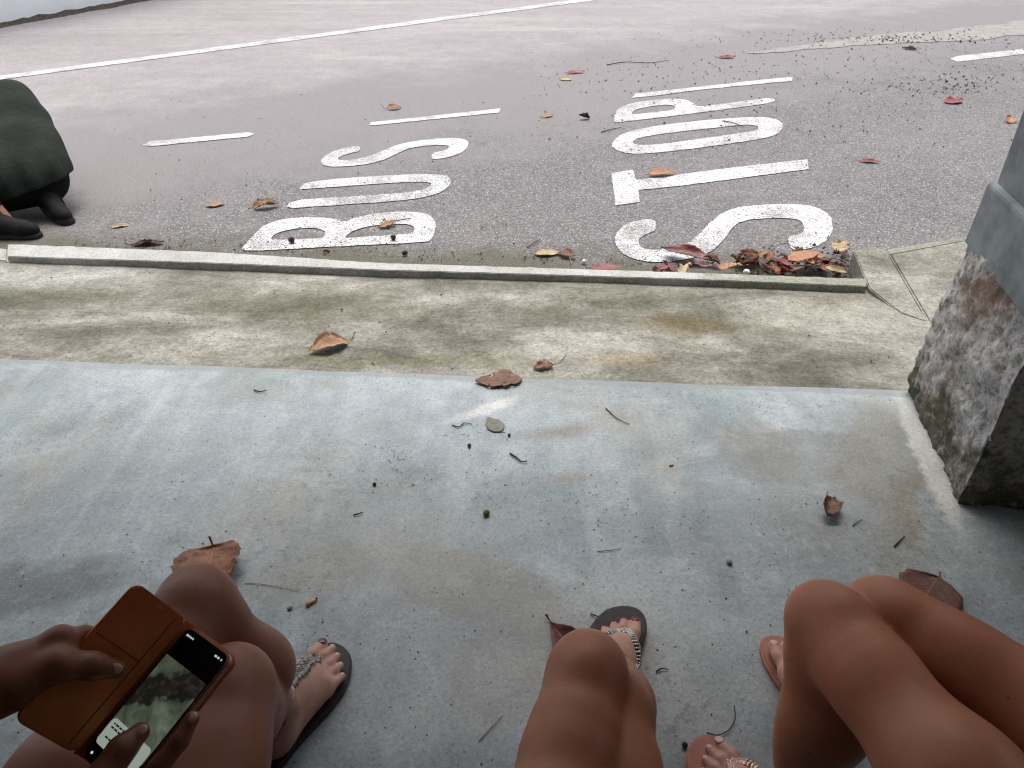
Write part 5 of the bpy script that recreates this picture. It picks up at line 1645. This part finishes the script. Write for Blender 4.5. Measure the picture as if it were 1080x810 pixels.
# ------------------------------------------------------------------ twigs, stalks, fruit and pebbles
MAT['twig'] = simple('dark_twig', (.045, .035, .028), .8, .2, .4, 120, .4)
MAT['twig_pale'] = simple('pale_twig', (.20, .15, .10), .8, .2, .3, 120, .4)
def twig(label, pts, r, m, z, name='twig', group='twigs and stalks', arch=.0012):
    w = [P(x, y, z) for x, y in pts]
    c = Vector(((w[0].x + w[-1].x) / 2, (w[0].y + w[-1].y) / 2, z))
    path = catmull([p - c for p in w], 6)
    n = len(path)
    path = [p + Vector((0, 0, r + arch * math.sin(math.pi * i / (n - 1)))) for i, p in enumerate(path)]
    r *= .78
    bm = bmesh.new()
    tube_bm(bm, path, [r * (1.25 - .6 * i / n) * (1 + .25 * mnoise.noise(Vector((i * .9, r * 900, 0)))) for i in range(n)], 6)
    o = from_bm(name, bm, m, None, True); o.location = c
    return tag(o, label, 'twig', group)
twig('thin curved dark stalk lying on the slab right of the bleached leaf', [(639, 431), (648, 440), (656, 445), (664, 448)], .0016, MAT['twig'], .001)
twig('short dark knobbly twig on the slab below the bleached leaf', [(538, 479), (545, 484), (550, 488), (556, 487)], .0026, MAT['twig'], .001)
twig('small bent dark stalk on the slab left of the bleached leaf', [(477, 449), (484, 451), (490, 447), (498, 448)], .0018, MAT['twig'], .001)
twig('hooked dark stalk on the slab above the near salmon flip-flop', [(745, 773), (757, 776), (769, 770), (775, 758), (774, 744)], .0013, MAT['twig'], .001)
twig('tiny straight stalk on the slab near the top left corner', [(268, 412), (275, 414), (281, 412)], .0022, MAT['twig'], .001)
twig('short dark stick on the slab between the large russet leaf and the bleached leaf', [(373, 544), (378, 543), (383, 541)], .0022, MAT['twig'], .001)
twig('hair thin stalk on the slab right of the russet leaf', [(258, 615), (280, 617), (298, 620), (316, 624)], .0008, MAT['twig_pale'], .001, arch=.0004)
twig('faint thin stalk on the slab at mid picture', [(630, 582), (642, 581), (655, 579)], .0010, MAT['twig'], .001, arch=.0004)
twig('small stick near the toes of the grey flip-flop', [(623, 648), (630, 651), (640, 655)], .0016, MAT['twig'], .001)
twig('short dark stick on the slab right of the grey flip-flop', [(692, 709), (698, 706), (705, 707)], .0018, MAT['twig'], .001)
twig('short dark twig on the slab below the crumpled leaf by the pillar', [(943, 577), (950, 570), (954, 566)], .0020, MAT['twig'], .001)
twig('thin green brown twig under the crumpled leaf by the pillar', [(899, 555), (904, 551), (909, 548)], .0014, MAT['twig_pale'], .001)
twig('pale straight stalk on the slab left of the grey flip-flop knee', [(505, 782), (518, 768), (530, 755)], .0010, MAT['twig_pale'], .001, arch=.0004)
twig('dark twig lying inside the letter O', [(762, 128), (772, 130), (784, 134)], .0035, MAT['twig'], RZ + .004)
twig('dark twig left of the letter O on the asphalt', [(634, 140), (645, 137), (655, 135)], .0030, MAT['twig'], RZ)
twig('long dark broken twig at the edge of the bay above the letter P', [(640, 69), (660, 66), (685, 67), (705, 64)], .0040, MAT['twig'], RZ)
twig('curved thin stalk standing up from the gutter heap', [(800, 254), (803, 264), (810, 270), (812, 273)], .0022, MAT['twig_pale'], GZ + .03, arch=.02)
twig('arched thin stalk over the gutter heap right of the standing stalk', [(808, 272), (818, 264), (830, 262), (842, 266)], .0020, MAT['twig_pale'], GZ + .03, arch=.02)
twig('pale stalk against the kerb beside the rust coloured leaf', [(597, 262), (600, 270), (602, 280)], .0028, MAT['straw'] if 'straw' in MAT else MAT['twig_pale'], GZ, arch=.01)
twig('straight dark stalk by the kerb between the words', [(556, 262), (563, 257), (570, 253)], .0026, MAT['twig'], GZ)
twig('twisted dark twig with the small brown leaf in the letter B', [(412, 235), (422, 233), (433, 231)], .0030, MAT['twig'], RZ + .004)
rl = random.Random(5)
for i in range(16):
    x, y = rl.uniform(780, 890), rl.uniform(272, 288); a = rl.uniform(-.6, .6); l_ = rl.uniform(12, 30)
    twig('one of the thin dark twigs tangled in the gutter heap', [(x - l_ / 2 * math.cos(a), y - l_ / 3 * math.sin(a)), (x, y + rl.uniform(-1, 1)), (x + l_ / 2 * math.cos(a), y + l_ / 3 * math.sin(a))], rl.uniform(.0012, .0026), rl.choice([MAT['twig'], MAT['twig'], MAT['twig_pale']]), GZ + rl.uniform(.02, .05), group='twigs tangled in the gutter heap', arch=.012)

MAT['green_fruit'] = simple('green_fruit_skin', (.12, .135, .035), .5, .25, .5, 120)
MAT['brown_nut'] = simple('dark_nut', (.045, .026, .02), .6, .3, .4, 80, .4)
MAT['grey_pebble'] = simple('grey_pebble', (.16, .16, .13), .8, .3, .3, 120, .4)
MAT['white_chip'] = simple('white_chip', (.62, .62, .60), .8, .3, .1, 80)
MAT['butt_paper'] = simple('tan_filter_paper', (.50, .29, .13), .8, .2, .15, 120)
MAT['ash'] = simple('burnt_paper', (.07, .055, .05), .9, .2, .4, 150)
def nut(name, label, px, py, z, r, m, cat, seed=0, group=None, sc=(1, 1, 1), nub=None):
    p = P(px, py, z); r *= .88
    bm = bmesh.new()
    blob_bm(bm, (0, 0, r * sc[2] * .97), (r * sc[0], r * sc[1], r * sc[2]), 3, seed, .16)
    o = from_bm(name, bm, m, None, True); o.location = (p.x, p.y, z); o.rotation_euler = (0, 0, seed)
    if nub:
        bm = bmesh.new(); tube_bm(bm, [Vector((r * .6, 0, r * 1.5)), Vector((r * .95, .1 * r, r * 1.85))], [r * .16, r * .1], 6)
        from_bm('stalk_stub', bm, nub, o)
    return tag(o, label, cat, group)
nut('green_fruit', 'small round green fruit lying on the slab at mid picture', 513, 543, .0005, .0095, MAT['green_fruit'], 'fruit', 1, sc=(1, .9, .85))
nut('pebble', 'small flat grey green pebble on the slab left of the right knees', 769, 594, .0005, .0075, MAT['grey_pebble'], 'pebble', 2, sc=(1.1, .85, .6))
nut('pebble', 'tiny grey stone on the slab left of the cigarette end', 306, 642, .0005, .0055, MAT['grey_pebble'], 'pebble', 4, sc=(1.2, .9, .5))
nut('nut', 'dark round nut on the left bowl of the letter B', 308, 256, ZP + .001, .0155, MAT['brown_nut'], 'nut', 5, 'nuts fallen on the road', nub=MAT['twig'])
nut('nut', 'dark round nut on the right end of the letter B', 415, 253, ZP + .001, .0135, MAT['brown_nut'], 'nut', 6, 'nuts fallen on the road', nub=MAT['twig'])
nut('nut', 'shrivelled dark nut at the kerb right of the letter B', 427, 269, GZ, .0130, MAT['brown_nut'], 'nut', 7, 'nuts fallen on the road', sc=(1.2, .8, .9))
nut('pebble', 'pale round pebble by the kerb left of the flat red leaf', 616, 278, GZ, .0110, MAT['white_chip'], 'pebble', 8)
nut('pebble', 'white lump of grit in the gutter heap', 787, 290, GZ + .05, .0150, MAT['white_chip'], 'pebble', 9, sc=(1, .8, .9))
nut('nut', 'small black seed near the hooked stalk and the near salmon flip-flop', 722, 787, .0005, .0055, MAT['brown_nut'], 'seed', 10)
nut('nut', 'small black seed left of the bleached leaf', 495, 471, .0005, .0060, MAT['brown_nut'], 'seed', 11, sc=(1.2, .9, .8))
nut('nut', 'tiny black seed right of the bleached leaf', 537, 460, .0005, .0045, MAT['brown_nut'], 'seed', 12)
nut('nut', 'tan seed husk on the slab right of centre', 708, 491, .0005, .0050, MAT['butt_paper'], 'seed', 13, sc=(1.5, .8, .6))
nut('nut', 'dark seed at the front left of the slab', 395, 512, .0005, .0052, MAT['brown_nut'], 'seed', 14)
# cigarette end
c0, c1 = P(322, 639, .0045), P(335, 630, .0045)
cc = (c0 + c1) / 2; dd_ = (c1 - c0).normalized()
ce = empty('cigarette_end', (cc.x, cc.y, .001))
tag(ce, 'flattened tan cigarette end lying on the slab', 'cigarette end')
bm = bmesh.new(); tube_bm(bm, [-dd_ * .0125 + Vector((0, 0, .0035)), Vector((0, 0, .0037)), dd_ * .009 + Vector((0, 0, .0036))], [.0040, .0042, .0039], 12, .85)
from_bm('filter', bm, MAT['butt_paper'], ce, True)
bm = bmesh.new(); tube_bm(bm, [dd_ * .0091 + Vector((0, 0, .0036)), dd_ * .0125 + Vector((0, 0, .0033))], [.0038, .0028], 12, .85)
from_bm('burnt_tip', bm, MAT['ash'], ce, True)

# fine grit that nobody could count: specks on the slab, seeds and gravel on the road, mulch under the gutter heap
def specks(name, label, cat, spots, m, seed):
    rr = random.Random(seed); verts, faces = [], []
    base = [(1, 0, 0), (-1, 0, 0), (0, 1, 0), (0, -1, 0), (0, 0, 1), (0, 0, -1)]
    fc = [(0, 2, 4), (2, 1, 4), (1, 3, 4), (3, 0, 4), (2, 0, 5), (1, 2, 5), (3, 1, 5), (0, 3, 5)]
    for x, y, z, r in spots:
        n = len(verts); a = rr.uniform(0, 6.28); ca, sa = math.cos(a), math.sin(a)
        sx, sy, szz = r * rr.uniform(.7, 1.7), r * rr.uniform(.6, 1.1), r * rr.uniform(.5, .9)
        for b in base:
            bx_, by_, bz_ = b[0] * sx * rr.uniform(.8, 1.2), b[1] * sy * rr.uniform(.8, 1.2), b[2] * szz
            verts.append((x + bx_ * ca - by_ * sa, y + bx_ * sa + by_ * ca, z + szz * .9 + bz_))
        faces += [tuple(i + n for i in f) for f in fc]
    o = mesh(name, verts, faces, m)
    return tag(o, label, cat, None, 'stuff')
rr = random.Random(11)
sp = []
for i in range(900):
    px, py = rr.uniform(0, 1080), rr.uniform(395, 810)
    if mnoise.noise(Vector((px * .012, py * .014, 3))) < -.05 and rr.random() < .75: continue
    p = P(px, py, 0)
    if p.x > 1.0 and p.y > 1.25: continue
    sp.append((p.x, p.y, 0, min(.0017, .0007 * math.exp(abs(rr.gauss(0, .65))))))
for cx, cy, s_, n in ((415, 480, 10, 40), (430, 500, 22, 40), (560, 520, 45, 80), (640, 545, 35, 60), (490, 460, 10, 18), (820, 560, 60, 60), (250, 470, 60, 30)):
    for i in range(n):
        p = P(rr.gauss(cx, s_), rr.gauss(cy, s_ * .7), 0)
        sp.append((p.x, p.y, 0, rr.uniform(.0008, .0020)))
specks('grit', 'tiny dark specks of grit scattered over the grey slab', 'grit', sp, MAT['twig'], 3)
sp = []
for i in range(2600):
    px, py = rr.uniform(560, 1110), rr.uniform(28, 165)
    d = abs(py - (70 - (px - 800) * .08)) / 60 + max(0, (760 - px)) / 260
    if rr.random() > math.exp(-d * 1.6): continue
    p = P(px, py, Zb); sp.append((p.x, p.y, Zb + .002, rr.uniform(.002, .0075)))
for i in range(260):
    px, py = rr.gauss(940, 60), rr.gauss(42, 3); p = P(px, py, Zb); sp.append((p.x, p.y, Zb + .006, rr.uniform(.003, .010)))
for i in range(170):
    px, py = rr.gauss(1000, 40), rr.gauss(90, 6); p = P(px, py, Zb); sp.append((p.x, p.y, Zb + .002, rr.uniform(.003, .009)))
for i in range(420):
    px, py = rr.uniform(120, 1000), rr.uniform(95, 262)
    p = P(px, py, Zb); sp.append((p.x, p.y, Zb + .004, rr.uniform(.0015, .0052)))
for i in range(300):
    px = rr.uniform(60, 760); py = 262 + (px - 60) * .033 - abs(rr.gauss(0, 7))
    p = P(px, py, Zb); sp.append((p.x, p.y, Zb + .002, rr.uniform(.0015, .0050)))
specks('seed_litter', 'small black seeds and gravel strewn over the bus bay asphalt', 'seeds', sp, MAT['brown_nut'], 5)
sp = []
for i in range(260):
    px, py = rr.uniform(700, 897), rr.uniform(262, 292)
    dens = 1 if px > 775 else .10
    if rr.random() > dens: continue
    p = P(px, py, GZ)
    sp.append((p.x, p.y, GZ + rr.uniform(0, .022) * max(.1, 1 - abs(px - 845) / 90), rr.uniform(.003, .011)))
specks('leaf_mulch', 'dark crumbled leaf mulch packed under the gutter heap', 'leaf mulch', sp, LM['dark'], 7)
sp = []
for i in range(500):
    px, py = rr.uniform(0, 960), rr.uniform(290, 400)
    p = P(px, py, -.03)
    z = strip_z(p) - .002
    q = P(px, py, z); sp.append((q.x, q.y, z, min(.004, .0009 * math.exp(abs(rr.gauss(0, .55))))))
specks('grit', 'tiny dark grains of grit on the weathered concrete strip', 'grit', sp, MAT['twig'], 9)


# ------------------------------------------------------------------ light: overcast sky, wide soft sun
W = bpy.data.worlds.new('World'); S.world = W
W.use_nodes = True
nt = W.node_tree
bg = nt.nodes['Background']
sky = nt.nodes.new('ShaderNodeTexSky'); sky.sky_type = 'NISHITA'; sky.sun_disc = False
SUN_EL, SUN_AZ = R(72), R(-8)        # azimuth measured from +Y towards +X
sky.sun_elevation = SUN_EL; sky.sun_rotation = SUN_AZ
sky.dust_density = 4; sky.air_density = 1.0; sky.ozone_density = 1
hs = nt.nodes.new('ShaderNodeHueSaturation'); hs.inputs['Saturation'].default_value = .35
nt.links.new(sky.outputs[0], hs.inputs['Color']); nt.links.new(hs.outputs[0], bg.inputs['Color'])
bg.inputs['Strength'].default_value = .15
sun_d = bpy.data.lights.new('sun', 'SUN'); sun_d.energy = 1.1; sun_d.angle = R(30); sun_d.color = (1, .96, .91)
sun = bpy.data.objects.new('sun', sun_d); COL.objects.link(sun)
sdir = Vector((math.sin(SUN_AZ) * math.cos(SUN_EL), math.cos(SUN_AZ) * math.cos(SUN_EL), math.sin(SUN_EL)))
sun.rotation_euler = sdir.to_track_quat('Z', 'Y').to_euler()
sun.location = (0, 8, 12)

S.render.engine = 'CYCLES'
S.render.resolution_x, S.render.resolution_y = 1024, 768
S.view_settings.view_transform = 'Standard'
S.view_settings.look = 'None'
S.view_settings.exposure = 1.0
S.view_settings.gamma = 1
S.view_settings.use_curve_mapping = False
S.cycles.use_denoising = True
S.cycles.denoising_prefilter = 'ACCURATE'
S.cycles.pixel_filter_type = 'BLACKMAN_HARRIS'
S.cycles.filter_width = 1.2
